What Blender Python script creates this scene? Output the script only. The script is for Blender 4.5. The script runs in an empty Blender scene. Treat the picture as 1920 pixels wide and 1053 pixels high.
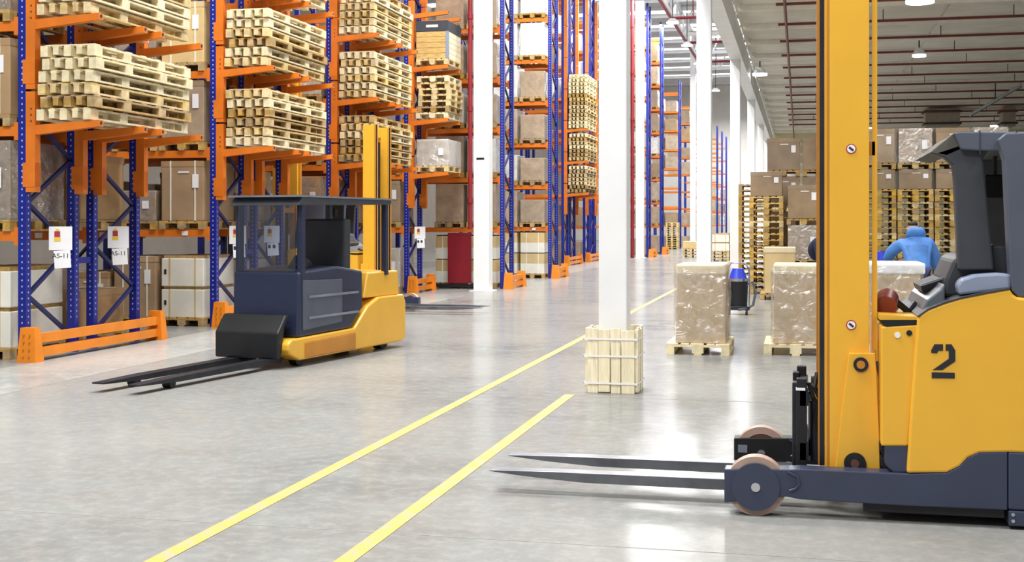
import bpy, bmesh, math, random
from mathutils import Vector, Matrix, Euler

# ------------------------------------------------------------------ camera, light, exposure
SC = bpy.context.scene
COL = SC.collection
FPX, CAMH, HORIZON = 2319.0, 1.68, 420.0           # focal length in pixels, eye height, horizon row
YAW = math.atan(540 / FPX)
CA, SA = math.cos(YAW), math.sin(YAW)
cam_d = bpy.data.cameras.new('camera')
cam_d.sensor_width = 36.0
cam_d.sensor_fit = 'HORIZONTAL'
cam_d.lens = FPX / 1920 * 36.0
cam_d.shift_y = -(526.5 - HORIZON) / 1920
cam_d.clip_end = 400
cam = bpy.data.objects.new('camera', cam_d)
COL.objects.link(cam)
cam.location = (0, 0, CAMH)
cam.rotation_euler = (math.pi / 2, 0, YAW)
SC.camera = cam

world = bpy.data.worlds.new('hall_ambient')
SC.world = world
world.use_nodes = True
_bg = world.node_tree.nodes['Background']
_bg.inputs['Color'].default_value = (0.93, 0.96, 1.0, 1)
_bg.inputs['Strength'].default_value = 0.24

SC.view_settings.view_transform = 'Standard'
SC.view_settings.look = 'None'
SC.view_settings.gamma = 1.0
SC.view_settings.use_curve_mapping = False
SC.view_settings.exposure = 0.36
SC.cycles.use_denoising = True
SC.cycles.max_bounces = 6
SC.cycles.transparent_max_bounces = 12
SC.cycles.sample_clamp_indirect = 6.0

def area(name, loc, size, power, color=(1, 0.99, 0.975)):
    d = bpy.data.lights.new(name, 'AREA')
    d.shape = 'DISK'; d.size = size; d.energy = power; d.color = color
    o = bpy.data.objects.new(name, d)
    o.location = loc
    COL.objects.link(o)
    return o
# high-bay lamps over the main aisle of the tall hall and over the rack aisles' mouths
for _y in range(-3, 130, 9):
    for _x in (-3.6, -6.9):
        area('high_bay_light', (_x, _y, 12.8), 2.4, 680)
# low hall on the right: lamps under its flat ceiling
for _y in (5.0, 14.0, 22.0, 38.0, 66.0):
    for _x in (3.4, 9.5):
        area('low_bay_light', (_x, _y, 6.55), 1.4, 120)

# ------------------------------------------------------------------ helpers
RNG = random.Random(7)
def at(px, py, Y):
    """a point drafted from the photograph on the vertical plane at distance Y -> (X, Z)"""
    t = (px - 960) / FPX
    X = Y * (SA - t * CA) / (-CA - t * SA)
    return X, CAMH - (py - HORIZON) * (-X * SA + Y * CA) / FPX
def onY(px, Y): return at(px, 420, Y)[0]

def lin(h):
    c = [int(h[i:i + 2], 16) / 255 for i in (0, 2, 4)]
    return tuple(x / 12.92 if x <= 0.04045 else ((x + 0.055) / 1.055) ** 2.4 for x in c)

def material(name, col, rough=0.5, metal=0.0, var=0.10, scale=4.0, coat=0.0, bump=0.0, objvar=0.0,
             stretch=None, emit=0.0, spec=0.5, dark=None, bscale=None):
    m = bpy.data.materials.new(name); m.use_nodes = True
    nt = m.node_tree; N = nt.nodes; L = nt.links
    b = N['Principled BSDF']
    c = lin(col)
    b.inputs['Roughness'].default_value = rough
    b.inputs['Metallic'].default_value = metal
    b.inputs['Specular IOR Level'].default_value = spec
    b.inputs['Coat Weight'].default_value = coat
    b.inputs['Coat Roughness'].default_value = 0.12
    tc = N.new('ShaderNodeTexCoord'); info = N.new('ShaderNodeObjectInfo')
    add = N.new('ShaderNodeVectorMath'); add.operation = 'ADD'
    L.new(tc.outputs['Object'], add.inputs[0]); L.new(info.outputs['Location'], add.inputs[1])
    vec = add.outputs[0]
    if stretch:
        mp = N.new('ShaderNodeMapping'); mp.inputs['Scale'].default_value = stretch
        L.new(vec, mp.inputs['Vector']); vec = mp.outputs[0]
    nz = N.new('ShaderNodeTexNoise'); nz.inputs['Scale'].default_value = scale; nz.inputs['Detail'].default_value = 5
    L.new(vec, nz.inputs['Vector'])
    mix = N.new('ShaderNodeMix'); mix.data_type = 'RGBA'
    d = lin(dark) if dark else tuple(x * (1 - 2.2 * var) for x in c)
    mix.inputs['A'].default_value = (*d, 1)
    mix.inputs['B'].default_value = (*[min(1, x * (1 + var)) for x in c], 1)
    rmp = N.new('ShaderNodeMapRange'); rmp.inputs['From Min'].default_value = 0.3; rmp.inputs['From Max'].default_value = 0.68
    L.new(nz.outputs['Fac'], rmp.inputs['Value']); L.new(rmp.outputs['Result'], mix.inputs['Factor'])
    out = mix.outputs['Result']
    if objvar:
        hs = N.new('ShaderNodeHueSaturation')
        r1 = N.new('ShaderNodeMapRange'); r1.inputs['To Min'].default_value = 1 - objvar; r1.inputs['To Max'].default_value = 1 + objvar * 0.5
        L.new(info.outputs['Random'], r1.inputs['Value']); L.new(r1.outputs[0], hs.inputs['Value'])
        r2 = N.new('ShaderNodeMath'); r2.operation = 'MULTIPLY'; r2.inputs[1].default_value = 7.31
        r3 = N.new('ShaderNodeMath'); r3.operation = 'FRACT'
        r4 = N.new('ShaderNodeMapRange'); r4.inputs['To Min'].default_value = 1 - objvar; r4.inputs['To Max'].default_value = 1 + objvar * 0.6
        L.new(info.outputs['Random'], r2.inputs[0]); L.new(r2.outputs[0], r3.inputs[0]); L.new(r3.outputs[0], r4.inputs['Value'])
        L.new(r4.outputs[0], hs.inputs['Saturation'])
        L.new(out, hs.inputs['Color']); out = hs.outputs['Color']
    L.new(out, b.inputs['Base Color'])
    if bump:
        bp = N.new('ShaderNodeBump'); bp.inputs['Strength'].default_value = bump; bp.inputs['Distance'].default_value = 0.03
        src = nz
        if bscale:
            src = N.new('ShaderNodeTexNoise'); src.inputs['Scale'].default_value = bscale; src.inputs['Detail'].default_value = 3
            L.new(vec, src.inputs['Vector'])
        L.new(src.outputs['Fac'], bp.inputs['Height']); L.new(bp.outputs[0], b.inputs['Normal'])
        L.new(bp.outputs[0], b.inputs['Coat Normal'])
    if emit:
        b.inputs['Emission Color'].default_value = (*c, 1); b.inputs['Emission Strength'].default_value = emit
    return m

M = {}
M['wood'] = material('pallet_wood', 'e2c78c', 0.75, var=0.13, scale=9, objvar=0.20, stretch=(1, 1, 1))
M['wood_pale'] = material('new_pallet_wood', 'eedfb6', 0.7, var=0.10, scale=9, objvar=0.10)
M['wood_old'] = material('weathered_pallet_wood', 'bf9d60', 0.8, var=0.15, scale=9, objvar=0.25)
M['wood_gold'] = material('golden_pallet_wood', 'd3ac58', 0.75, var=0.13, scale=9, objvar=0.2)
M['board'] = material('guard_board', 'f4e8c6', 0.7, var=0.08, scale=6, objvar=0.10, stretch=(6, 6, 0.7))
M['card'] = material('cardboard', 'b5946c', 0.75, var=0.07, scale=3, objvar=0.14)
M['card_grey'] = material('greyish_cardboard', 'a18a6e', 0.6, var=0.09, scale=3, coat=0.25, bump=0.25, objvar=0.14, bscale=6)
M['card_light'] = material('light_cardboard', 'd8bd88', 0.75, var=0.06, scale=3, objvar=0.08)
M['card_wrap'] = material('wrapped_cardboard', 'b8a288', 0.5, var=0.10, scale=4, coat=0.7, bump=0.5, objvar=0.14, bscale=7)
M['white_wrap'] = material('white_wrapped_goods', 'e3e0d8', 0.4, var=0.10, scale=5, coat=0.7, bump=0.5, objvar=0.08, bscale=8)
M['white_box'] = material('white_carton', 'ecebdf', 0.6, var=0.04, scale=3, objvar=0.05)
M['card_box'] = material('beige_cardboard', 'c9ad84', 0.6, var=0.05, scale=2)
M['cream_lid'] = material('cream_lid', 'ead9b4', 0.6, var=0.05, scale=4, bump=0.2)
M['orange'] = material('orange_paint', 'e0781f', 0.42, var=0.07, scale=3)
M['guard_orange'] = material('guard_orange_paint', 'f08c1e', 0.42, var=0.06, scale=3)
M['blue'] = material('rack_blue_paint', '11218c', 0.42, var=0.08, scale=3)
M['blue_dark'] = material('brace_blue_paint', '151f5c', 0.45, var=0.08, scale=3)
M['yellow'] = material('truck_yellow_paint', 'f0b636', 0.36, var=0.025, scale=2, coat=0.25)
M['amber'] = material('mast_amber_paint', 'c9862c', 0.4, var=0.06, scale=2)
M['navy'] = material('truck_navy_paint', '383f56', 0.38, var=0.05, scale=3, coat=0.15)
M['deepnavy'] = material('deep_navy_paint', '262c46', 0.4, var=0.06, scale=3)
M['slate'] = material('cab_slate_plastic', '525866', 0.5, var=0.05, scale=3)
M['charcoal'] = material('charcoal_plastic', '3a3d44', 0.55, var=0.08, scale=4)
M['black'] = material('black_rubber', '17181b', 0.5, var=0.15, scale=5)
M['steel'] = material('fork_steel', '7d7f86', 0.3, metal=0.75, var=0.14, scale=5)
M['dark_steel'] = material('dark_steel', '33353c', 0.4, metal=0.5, var=0.15, scale=6)
M['chrome'] = material('chrome_tube', 'd6dade', 0.18, metal=0.95, var=0.03)
M['hub'] = material('wheel_hub_metal', '9aa0ae', 0.35, metal=0.6, var=0.1)
M['tire'] = material('tan_polyurethane_tyre', 'b59a8b', 0.55, var=0.06, scale=8)
M['brown'] = material('brown_wheel_inner', '6b4434', 0.5, var=0.1)
M['white'] = material('white_steel_paint', 'f2f3f4', 0.4, var=0.02, scale=2)
M['white_panel'] = material('white_sheet', 'f4f4f6', 0.5, var=0.02, scale=3)
M['ceil'] = material('ceiling_panel_paint', 'f0ecdf', 0.8, var=0.05, scale=1.2, objvar=0.05)
M['purlin'] = material('purlin_paint', 'f6f2e6', 0.6, var=0.04)
M['roof'] = material('roof_sheet', 'c9cbd2', 0.6, var=0.05, scale=1)
M['wall'] = material('wall_paint', 'eceae4', 0.8, var=0.03, scale=1)
M['wall_dull'] = material('dull_wall_cladding', '8a8177', 0.8, var=0.05, scale=1)
M['added_glow_strip'] = material('added_fill_glow', 'f4f8ff', 0.5, var=0.0, emit=2.6)  # emissive panel added as fill for the far hall
M['cream_wall'] = material('cream_wall_panel', 'e3d9b4', 0.8, var=0.06, scale=1)
M['redpipe'] = material('red_pipe_paint', '8e1f2b', 0.45, var=0.08)
M['brownpipe'] = material('dull_red_pipe_paint', '7a3a32', 0.5, var=0.08)
M['redpanel'] = material('dark_red_panel', '8f1226', 0.45, var=0.10, scale=2)
M['maroon'] = material('maroon_cap', '7a2b22', 0.4, var=0.06)
M['jacket'] = material('blue_padded_jacket', '4f86cf', 0.6, var=0.10, scale=7, bump=0.3)
M['trousers'] = material('dark_work_trousers', '27305a', 0.75, var=0.1)
M['darkcloth'] = material('dark_navy_clothes', '232a44', 0.8, var=0.1)
M['skin'] = material('skin', 'c79a7c', 0.55, var=0.04)
M['hair'] = material('dark_hair', '2a2420', 0.6, var=0.1)
M['bluebag'] = material('bright_blue_plastic', '2b3fc9', 0.4, var=0.06)
M['ink'] = material('black_print', '22222a', 0.6, var=0.02)
M['redink'] = material('red_print', 'a8324a', 0.6, var=0.02)
M['yelink'] = material('yellow_print', 'eec84a', 0.6, var=0.02)
M['greyblue'] = material('grey_blue_armrest', '8c97ad', 0.35, var=0.05, coat=0.2)
M['glass_grey'] = material('grey_screen', '5c626b', 0.35, var=0.05)
M['lamp'] = material('lamp_diffuser', 'ffffff', 0.5, var=0.0, emit=6.0)
M['duct'] = material('grey_brown_duct', 'b0a593', 0.7, var=0.06)
M['holes'] = material('slot_light', 'aab4dc', 0.6, var=0.02)
M['joint'] = material('joint_filler', '98968f', 0.7, var=0.1)
M['crate'] = material('crate_timber', 'd3ad68', 0.7, var=0.14, scale=6, stretch=(1, 1, 6))

# concrete floor
def floor_material(name='polished_concrete', gain=1.22):
    m = bpy.data.materials.new(name); m.use_nodes = True
    nt = m.node_tree; N = nt.nodes; L = nt.links; b = N['Principled BSDF']
    tc = N.new('ShaderNodeTexCoord')
    def noise(scale, detail, vec=None, rough=0.55):
        n = N.new('ShaderNodeTexNoise'); n.inputs['Scale'].default_value = scale; n.inputs['Detail'].default_value = detail
        n.inputs['Roughness'].default_value = rough
        L.new(vec or tc.outputs['Object'], n.inputs['Vector']); return n.outputs['Fac']
    mp = N.new('ShaderNodeMapping'); mp.inputs['Scale'].default_value = (0.55, 0.8, 1)
    L.new(tc.outputs['Object'], mp.inputs['Vector'])
    n1 = noise(0.35, 6, mp.outputs[0]); n2 = noise(2.2, 8); n3 = noise(30, 3)
    def ramp(v, a, b_):
        r = N.new('ShaderNodeMapRange'); r.inputs['From Min'].default_value = a; r.inputs['From Max'].default_value = b_
        L.new(v, r.inputs['Value']); return r.outputs[0]
    def mix(f, A, B):
        x = N.new('ShaderNodeMix'); x.data_type = 'RGBA'
        L.new(f, x.inputs['Factor'])
        for s, v in (('A', A), ('B', B)):
            if isinstance(v, tuple): x.inputs[s].default_value = (*v, 1)
            else: L.new(v, x.inputs[s])
        return x.outputs['Result']
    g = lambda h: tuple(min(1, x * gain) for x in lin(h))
    n4 = noise(9.0, 8, rough=0.7)
    c1 = mix(ramp(n1, 0.34, 0.66), g('6a6b6a'), g('8d8b86'))
    c2 = mix(ramp(n2, 0.40, 0.70), c1, g('7f817f'))
    mul = N.new('ShaderNodeMath'); mul.operation = 'MULTIPLY'; mul.inputs[1].default_value = 0.45
    L.new(ramp(n4, 0.45, 0.75), mul.inputs[0])
    c2b = mix(mul.outputs[0], c2, g('a3a19a'))
    mul2 = N.new('ShaderNodeMath'); mul2.operation = 'MULTIPLY'; mul2.inputs[1].default_value = 0.3
    L.new(ramp(n3, 0.4, 0.8), mul2.inputs[0])
    c3 = mix(mul2.outputs[0], c2b, g('72726e'))
    L.new(c3, b.inputs['Base Color'])
    rr = N.new('ShaderNodeMapRange'); rr.inputs['To Min'].default_value = 0.10; rr.inputs['To Max'].default_value = 0.24
    L.new(n2, rr.inputs['Value']); L.new(rr.outputs[0], b.inputs['Roughness'])
    b.inputs['Specular IOR Level'].default_value = 0.015
    bp = N.new('ShaderNodeBump'); bp.inputs['Strength'].default_value = 0.035; bp.inputs['Distance'].default_value = 0.02
    L.new(n2, bp.inputs['Height']); L.new(bp.outputs[0], b.inputs['Normal'])
    return m
M['floor'] = floor_material()
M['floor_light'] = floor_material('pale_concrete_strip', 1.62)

def line_material():
    m = bpy.data.materials.new('worn_yellow_line_paint'); m.use_nodes = True
    nt = m.node_tree; N = nt.nodes; L = nt.links; b = N['Principled BSDF']
    tc = N.new('ShaderNodeTexCoord')
    n = N.new('ShaderNodeTexNoise'); n.inputs['Scale'].default_value = 9.0; n.inputs['Detail'].default_value = 10; n.inputs['Roughness'].default_value = 0.75
    L.new(tc.outputs['Object'], n.inputs['Vector'])
    r = N.new('ShaderNodeMapRange'); r.inputs['From Min'].default_value = 0.47; r.inputs['From Max'].default_value = 0.60
    L.new(n.outputs['Fac'], r.inputs['Value'])
    x = N.new('ShaderNodeMix'); x.data_type = 'RGBA'
    x.inputs['A'].default_value = (*lin('cda95e'), 1); x.inputs['B'].default_value = (*lin('a8a28e'), 1)
    L.new(r.outputs[0], x.inputs['Factor']); L.new(x.outputs['Result'], b.inputs['Base Color'])
    b.inputs['Roughness'].default_value = 0.5
    b.inputs['Specular IOR Level'].default_value = 0.03
    return m
M['line'] = line_material()

def wrap_material():
    m = bpy.data.materials.new('clear_stretch_wrap'); m.use_nodes = True
    nt = m.node_tree; N = nt.nodes; L = nt.links
    for n in list(N):
        if n.type != 'OUTPUT_MATERIAL': N.remove(n)
    out = N['Material Output']
    tr = N.new('ShaderNodeBsdfTransparent'); tr.inputs[0].default_value = (0.97, 0.97, 0.96, 1)
    gl = N.new('ShaderNodeBsdfGlossy'); gl.inputs['Roughness'].default_value = 0.14; gl.inputs['Color'].default_value = (1, 1, 1, 1)
    df = N.new('ShaderNodeBsdfDiffuse'); df.inputs['Color'].default_value = (0.85, 0.84, 0.82, 1)
    tc = N.new('ShaderNodeTexCoord')
    n = N.new('ShaderNodeTexNoise'); n.inputs['Scale'].default_value = 5; n.inputs['Detail'].default_value = 6; n.inputs['Distortion'].default_value = 1.2
    L.new(tc.outputs['Object'], n.inputs['Vector'])
    bp = N.new('ShaderNodeBump'); bp.inputs['Strength'].default_value = 0.9; bp.inputs['Distance'].default_value = 0.05
    L.new(n.outputs['Fac'], bp.inputs['Height']); L.new(bp.outputs[0], gl.inputs['Normal'])
    m1 = N.new('ShaderNodeMixShader'); m1.inputs[0].default_value = 0.28
    L.new(tr.outputs[0], m1.inputs[1]); L.new(gl.outputs[0], m1.inputs[2])
    r = N.new('ShaderNodeMapRange'); r.inputs['From Min'].default_value = 0.5; r.inputs['From Max'].default_value = 0.8
    r.inputs['To Max'].default_value = 0.22
    L.new(n.outputs['Fac'], r.inputs['Value'])
    m2 = N.new('ShaderNodeMixShader'); L.new(r.outputs[0], m2.inputs[0])
    L.new(m1.outputs[0], m2.inputs[1]); L.new(df.outputs[0], m2.inputs[2])
    L.new(m2.outputs[0], out.inputs['Surface'])
    return m
M['wrap'] = wrap_material()

# ---- mesh builders
class MB:
    def __init__(s): s.v = []; s.f = []
    def poly(s, verts, faces):
        o = len(s.v); s.v += [tuple(p) for p in verts]; s.f += [tuple(i + o for i in q) for q in faces]; return s
    def box(s, x0, x1, y0, y1, z0, z1):
        return s.poly([(x0, y0, z0), (x1, y0, z0), (x1, y1, z0), (x0, y1, z0), (x0, y0, z1), (x1, y0, z1), (x1, y1, z1), (x0, y1, z1)],
                      [(0, 3, 2, 1), (4, 5, 6, 7), (0, 1, 5, 4), (1, 2, 6, 5), (2, 3, 7, 6), (3, 0, 4, 7)])
    def bar(s, a, b, w, h):
        """rectangular bar from a to b"""
        a = Vector(a); b = Vector(b); d = (b - a).normalized()
        up = Vector((0, 0, 1)) if abs(d.z) < 0.95 else Vector((1, 0, 0))
        r = d.cross(up).normalized(); u = r.cross(d)
        vs = [p + r * (sx * w / 2) + u * (sz * h / 2) for p in (a, b) for sx, sz in ((-1, -1), (1, -1), (1, 1), (-1, 1))]
        return s.poly(vs, [(3, 2, 1, 0), (4, 5, 6, 7), (0, 1, 5, 4), (1, 2, 6, 5), (2, 3, 7, 6), (3, 0, 4, 7)])
    def prism(s, prof, y0, y1):
        """profile of (x, z) points extruded along y"""
        n = len(prof)
        area2 = sum(prof[i][0] * prof[(i + 1) % n][1] - prof[(i + 1) % n][0] * prof[i][1] for i in range(n))
        if area2 < 0: prof = prof[::-1]
        vs = [(x, y0, z) for x, z in prof] + [(x, y1, z) for x, z in prof]
        fs = [tuple(range(n)), tuple(range(2 * n - 1, n - 1, -1))] + [(i, i + n, (i + 1) % n + n, (i + 1) % n) for i in range(n)]
        return s.poly(vs, fs)
    def cyl(s, a, b, r, n=16, r2=None):
        a = Vector(a); b = Vector(b); d = (b - a).normalized()
        up = Vector((0, 0, 1)) if abs(d.z) < 0.95 else Vector((1, 0, 0))
        p = d.cross(up).normalized(); q = d.cross(p); r2 = r if r2 is None else r2
        vs = [a + (p * math.cos(2 * math.pi * i / n) + q * math.sin(2 * math.pi * i / n)) * r for i in range(n)]
        vs += [b + (p * math.cos(2 * math.pi * i / n) + q * math.sin(2 * math.pi * i / n)) * r2 for i in range(n)]
        return s.poly(vs, [tuple(range(n - 1, -1, -1)), tuple(range(n, 2 * n))] + [(i, (i + 1) % n, (i + 1) % n + n, i + n) for i in range(n)])
    def ring(s, c, ro, ri, y0, y1, n=36):
        """annulus with its axis along y"""
        vs = []
        for y in (y0, y1):
            for r in (ro, ri):
                vs += [(c[0] + r * math.cos(2 * math.pi * i / n), y, c[1] + r * math.sin(2 * math.pi * i / n)) for i in range(n)]
        f = []
        for i in range(n):
            j = (i + 1) % n
            f += [(i, j, j + n, i + n), (i + 2 * n, i + 3 * n, j + 3 * n, j + 2 * n), (i, i + 2 * n, j + 2 * n, j), (i + n, j + n, j + 3 * n, i + 3 * n)]
        return s.poly(vs, f)
    def tube(s, pts, r, n=8):
        pts = [Vector(p) for p in pts]; prev = None; base = len(s.v)
        for k, p in enumerate(pts):
            d = (pts[min(k + 1, len(pts) - 1)] - pts[max(k - 1, 0)]).normalized()
            if prev is None: prev = d.cross(Vector((0, 0, 1)) if abs(d.z) < 0.9 else Vector((1, 0, 0))).normalized()
            prev = (prev - d * prev.dot(d)).normalized(); q = d.cross(prev)
            for i in range(n):
                t = 2 * math.pi * i / n; s.v.append(tuple(p + (prev * math.cos(t) + q * math.sin(t)) * r))
        for k in range(len(pts) - 1):
            for i in range(n):
                j = (i + 1) % n
                s.f.append((base + k * n + i, base + k * n + j, base + (k + 1) * n + j, base + (k + 1) * n + i))
        s.f.append(tuple(base + i for i in range(n - 1, -1, -1)))
        s.f.append(tuple(base + (len(pts) - 1) * n + i for i in range(n)))
        return s
    def mesh(s, name, mat, smooth=False, bevel=0.0):
        me = bpy.data.meshes.new(name); me.from_pydata(s.v, [], s.f); me.update()
        bm = bmesh.new(); bm.from_mesh(me)
        if bevel:
            bmesh.ops.bevel(bm, geom=[e for e in bm.edges if len(e.link_faces) == 2 and e.calc_face_angle(0) > 0.5], offset=bevel, segments=2, affect='EDGES', profile=0.5)
        bmesh.ops.recalc_face_normals(bm, faces=bm.faces)
        bm.to_mesh(me); bm.free()
        me.materials.append(M[mat] if isinstance(mat, str) else mat)
        if smooth:
            for p in me.polygons: p.use_smooth = True
            try: me.set_sharp_from_angle(angle=math.radians(38))
            except Exception: pass
        return me
    def build(s, name, mat, parent=None, loc=(0, 0, 0), rot=(0, 0, 0), smooth=False, bevel=0.0):
        return link(name, s.mesh(name, mat, smooth, bevel), parent, loc, rot)

def link(name, me, parent=None, loc=(0, 0, 0), rot=(0, 0, 0)):
    o = bpy.data.objects.new(name, me); COL.objects.link(o)
    o.location = loc; o.rotation_euler = rot
    if parent is not None: o.parent = parent
    return o
def empty(name, loc=(0, 0, 0), rz=0.0):
    o = bpy.data.objects.new(name, None); o.empty_display_size = 0.2; COL.objects.link(o)
    o.location = loc; o.rotation_euler = (0, 0, rz)
    return o
def tag(o, label=None, cat=None, group=None, kind=None):
    if label: o['label'] = label
    if cat: o['category'] = cat
    if group: o['group'] = group
    if kind: o['kind'] = kind
    return o
_cache = {}
def cbox(name, dims, mat, parent, c, bevel=0.0):
    """box of given dims centred at c; alike boxes share their mesh"""
    key = (name, tuple(round(d, 4) for d in dims), mat, bevel)
    if key not in _cache:
        x, y, z = (d / 2 for d in dims)
        _cache[key] = MB().box(-x, x, -y, y, -z, z).mesh(name, mat, bevel=bevel)
    return link(name, _cache[key], parent, c)
ORD = ['lowest', 'second', 'third', 'fourth', 'fifth', 'sixth', 'seventh', 'eighth', 'ninth', 'tenth', 'eleventh', 'twelfth',
       'thirteenth', 'fourteenth', 'fifteenth', 'sixteenth', 'seventeenth', 'eighteenth', 'nineteenth', 'twentieth']
def text_mesh(txt, size, mat, name):
    cu = bpy.data.curves.new(name, 'FONT'); cu.body = txt; cu.size = size; cu.align_x = 'CENTER'; cu.align_y = 'CENTER'; cu.extrude = 0.001
    o = bpy.data.objects.new(name, cu); COL.objects.link(o)
    dg = bpy.context.evaluated_depsgraph_get()
    me = bpy.data.meshes.new_from_object(o.evaluated_get(dg))
    bpy.data.objects.remove(o); me.materials.clear(); me.materials.append(M[mat]); me.name = name
    return me

# ------------------------------------------------------------------ the setting
fl = MB().box(-45, 40, -6, 132, -0.2, 0).build('floor', 'floor'); tag(fl, 'polished grey concrete warehouse floor with faint stains', 'floor', kind='structure')
for x in (-7.67, 3.2, -13.5): cbox('floor_joint', (0.008, 130, 0.002), 'joint', fl, (x, 62, 0.0005))
for y in (6.4, 11.9, 24.6, 36.6, 48.6): cbox('floor_joint', (60, 0.006, 0.002), 'joint', fl, (-5, y, 0.0005))
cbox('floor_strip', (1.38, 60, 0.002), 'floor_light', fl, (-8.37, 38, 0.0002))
# painted aisle lines
o = MB().box(-0.05, 0.05, 0, 74, 0, 0.002).build('floor_line', 'line', loc=(-3.13, 3.0, 0.001)); tag(o, 'worn yellow floor line nearer the rack rows, running past the column', 'floor line')
o = MB().box(-0.05, 0.05, 0, 9.0, 0, 0.002).build('floor_line', 'line', loc=(-2.21, 3.0, 0.001)); tag(o, 'worn yellow floor line ending at the boarded white column', 'floor line')

# low ceiling of the right-hand hall
ceil = MB().box(-1.6, 30, 25.0, 76, 7.16, 7.30).build('ceiling', 'ceil'); tag(ceil, 'low beige panelled ceiling of the right-hand hall', 'ceiling', kind='structure')
for iy in range(17):
    y = 25.2 + 3.0 * iy
    for ix in range(6):
        x = -1.4 + 5.0 * ix
        cbox('ceiling_panel', (4.94, 2.7, 0.05), 'ceil', ceil, (x + 2.5, y + 1.55, 7.135))
    cbox('purlin', (31.0, 0.14, 0.20), 'purlin', ceil, (14.0, y, 7.06))
# edge girder between the halls
g = MB().box(-1.98, -1.62, 10.5, 90, 6.45, 7.15).build('trim_1', 'white'); tag(g, 'long white edge girder on top of the column row', 'girder', kind='structure')
for y in range(14, 90, 6): cbox('stiffener', (0.03, 0.06, 0.6), 'white', g, (-1.605, y, 6.8))
# tall hall roof and far walls
roof = MB().box(-45, -1.9, 58, 132, 16.2, 16.4).build('ceiling', 'roof'); tag(roof, 'pale corrugated roof of the tall hall far behind the racks', 'ceiling', kind='structure')
for i in range(24): cbox('roof_rib', (43, 0.12, 0.22), 'white', roof, (-23.5, 59 + 3 * i, 16.1))
for i in range(11): cbox('added_glow_strip', (36, 1.6, 0.04), 'added_glow_strip', roof, (-22, 60.5 + 6 * i, 16.17))  # glowing strips added to the roof to brighten the far hall
w = MB().box(-45, -1.8, 131.5, 132, 0, 16.4).build('wall_far', 'wall'); tag(w, 'bright white far end wall of the tall hall', 'wall', kind='structure')
w = MB().box(-1.6, 30, 76, 76.3, 0, 7.3).build('wall_back', 'cream_wall'); tag(w, 'cream end wall of the low hall behind the stacked goods', 'wall', kind='structure')
for i in range(5): cbox('wall_rail', (31.4, 0.08, 0.16), 'purlin', w, (14.2, 75.95, 4.0 + 0.62 * i))

w = MB().box(-24.3, -24, 8, 132, 0, 16.2).build('wall_left', 'wall_dull'); tag(w, 'plain grey-brown side wall far behind the racks on the left', 'wall', kind='structure')
# columns
def column(x, y, z, s, label, group):
    r = empty('steel_column', (x, y, 0))
    MB().box(-s / 2, s / 2, -s / 2, s / 2, 0.0, z).build('shaft', 'white', r, bevel=0.012)
    MB().box(-s * .72, s * .72, -s * .72, s * .72, 0.0, 0.02).build('base_plate', 'white', r)
    tag(r, label, 'column', group); return r
for i, y in enumerate((12.45, 24.5, 36.5, 48.5, 60.5, 72.5)):
    column(-1.83, y, 6.46, 0.285, ['nearest white column with boards strapped round its foot', 'second white column of the middle row, behind the wrapped pallet box',
           'third white column of the middle row, left of the pallet stacks', 'fourth white column of the middle row, far off', 'fifth white column of the middle row, far off',
           'farthest white column of the middle row'][i], 'columns of the middle row')
for i, y in enumerate((30.2, 61.6, 93.0)):
    c = column(-7.78, y, 14.6, 0.40, ['thick white column beside the dark red panel at the racks', 'thick white column beside the second red pipe, far down the aisle',
           'farthest thick white column under the truss'][i], 'columns of the rack row')
    if i == 0: cbox('black_band', (0.2, 0.01, 0.05), 'black', c, (-0.02, -0.206, 3.32))
for i, (x, y) in enumerate(((-8.02, 29.85), (-8.07, 60.9))):
    o = MB().cyl((0, 0, 1.55 if i == 0 else 0), (0, 0, 14), 0.055 if i == 0 else .09, 12).build('sprinkler_riser', 'redpipe', loc=(x, y, 0), smooth=True)
    tag(o, ['dark red vertical pipe left of the thick white column', 'red vertical pipe at the far thick white column'][i], 'pipe')
    for k in range(5): MB().cyl((0, 0, 2.2 + 2.3 * k), (0, 0, 2.32 + 2.3 * k), 0.075 if i == 0 else .12, 12).build('coupling', 'redpipe', o, smooth=True)

# roof truss along the far column row
tr = empty('roof_truss', (-7.78, 50, 13.3))
for z in (1.3, 2.7): MB().bar((0, 0, z), (0, 62, z), 0.3, 0.25).build('chord', 'white', tr)
for i in range(15):
    a = (0, 4 * i, 1.4); b = (0, 4 * i + 2, 2.6); c = (0, 4 * i + 4, 1.4)
    MB().bar(a, b, 0.14, 0.14).build('diagonal', 'white', tr); MB().bar(b, c, 0.14, 0.14).build('diagonal', 'white', tr)
tag(tr, 'white steel lattice truss under the high roof above the far racks', 'truss')
o = MB().cyl((0, 0, 0), (0, 50, 0), 0.09, 10).build('sprinkler_main', 'redpipe', loc=(-7.485, 50, 13.95), smooth=True); tag(o, 'red pipe running below the white roof truss', 'pipe')
for i in range(3):
    o = MB().cyl((0, 0, 0), (4.2, 0, 0), 0.09, 10).build('sprinkler_branch', 'redpipe', loc=(-7.392, 74 + 10.2 * i, 13.95), smooth=True)
    tag(o, ['nearest', 'middle', 'farthest'][i] + ' red cross pipe under the high roof', 'pipe', 'red cross pipes')
    for k in range(2): MB().cyl((1.2 + 2 * k, 0, 0), (1.2 + 2 * k, 0, 2.15), 0.03, 8).build('hanger', 'redpipe', o)
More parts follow.
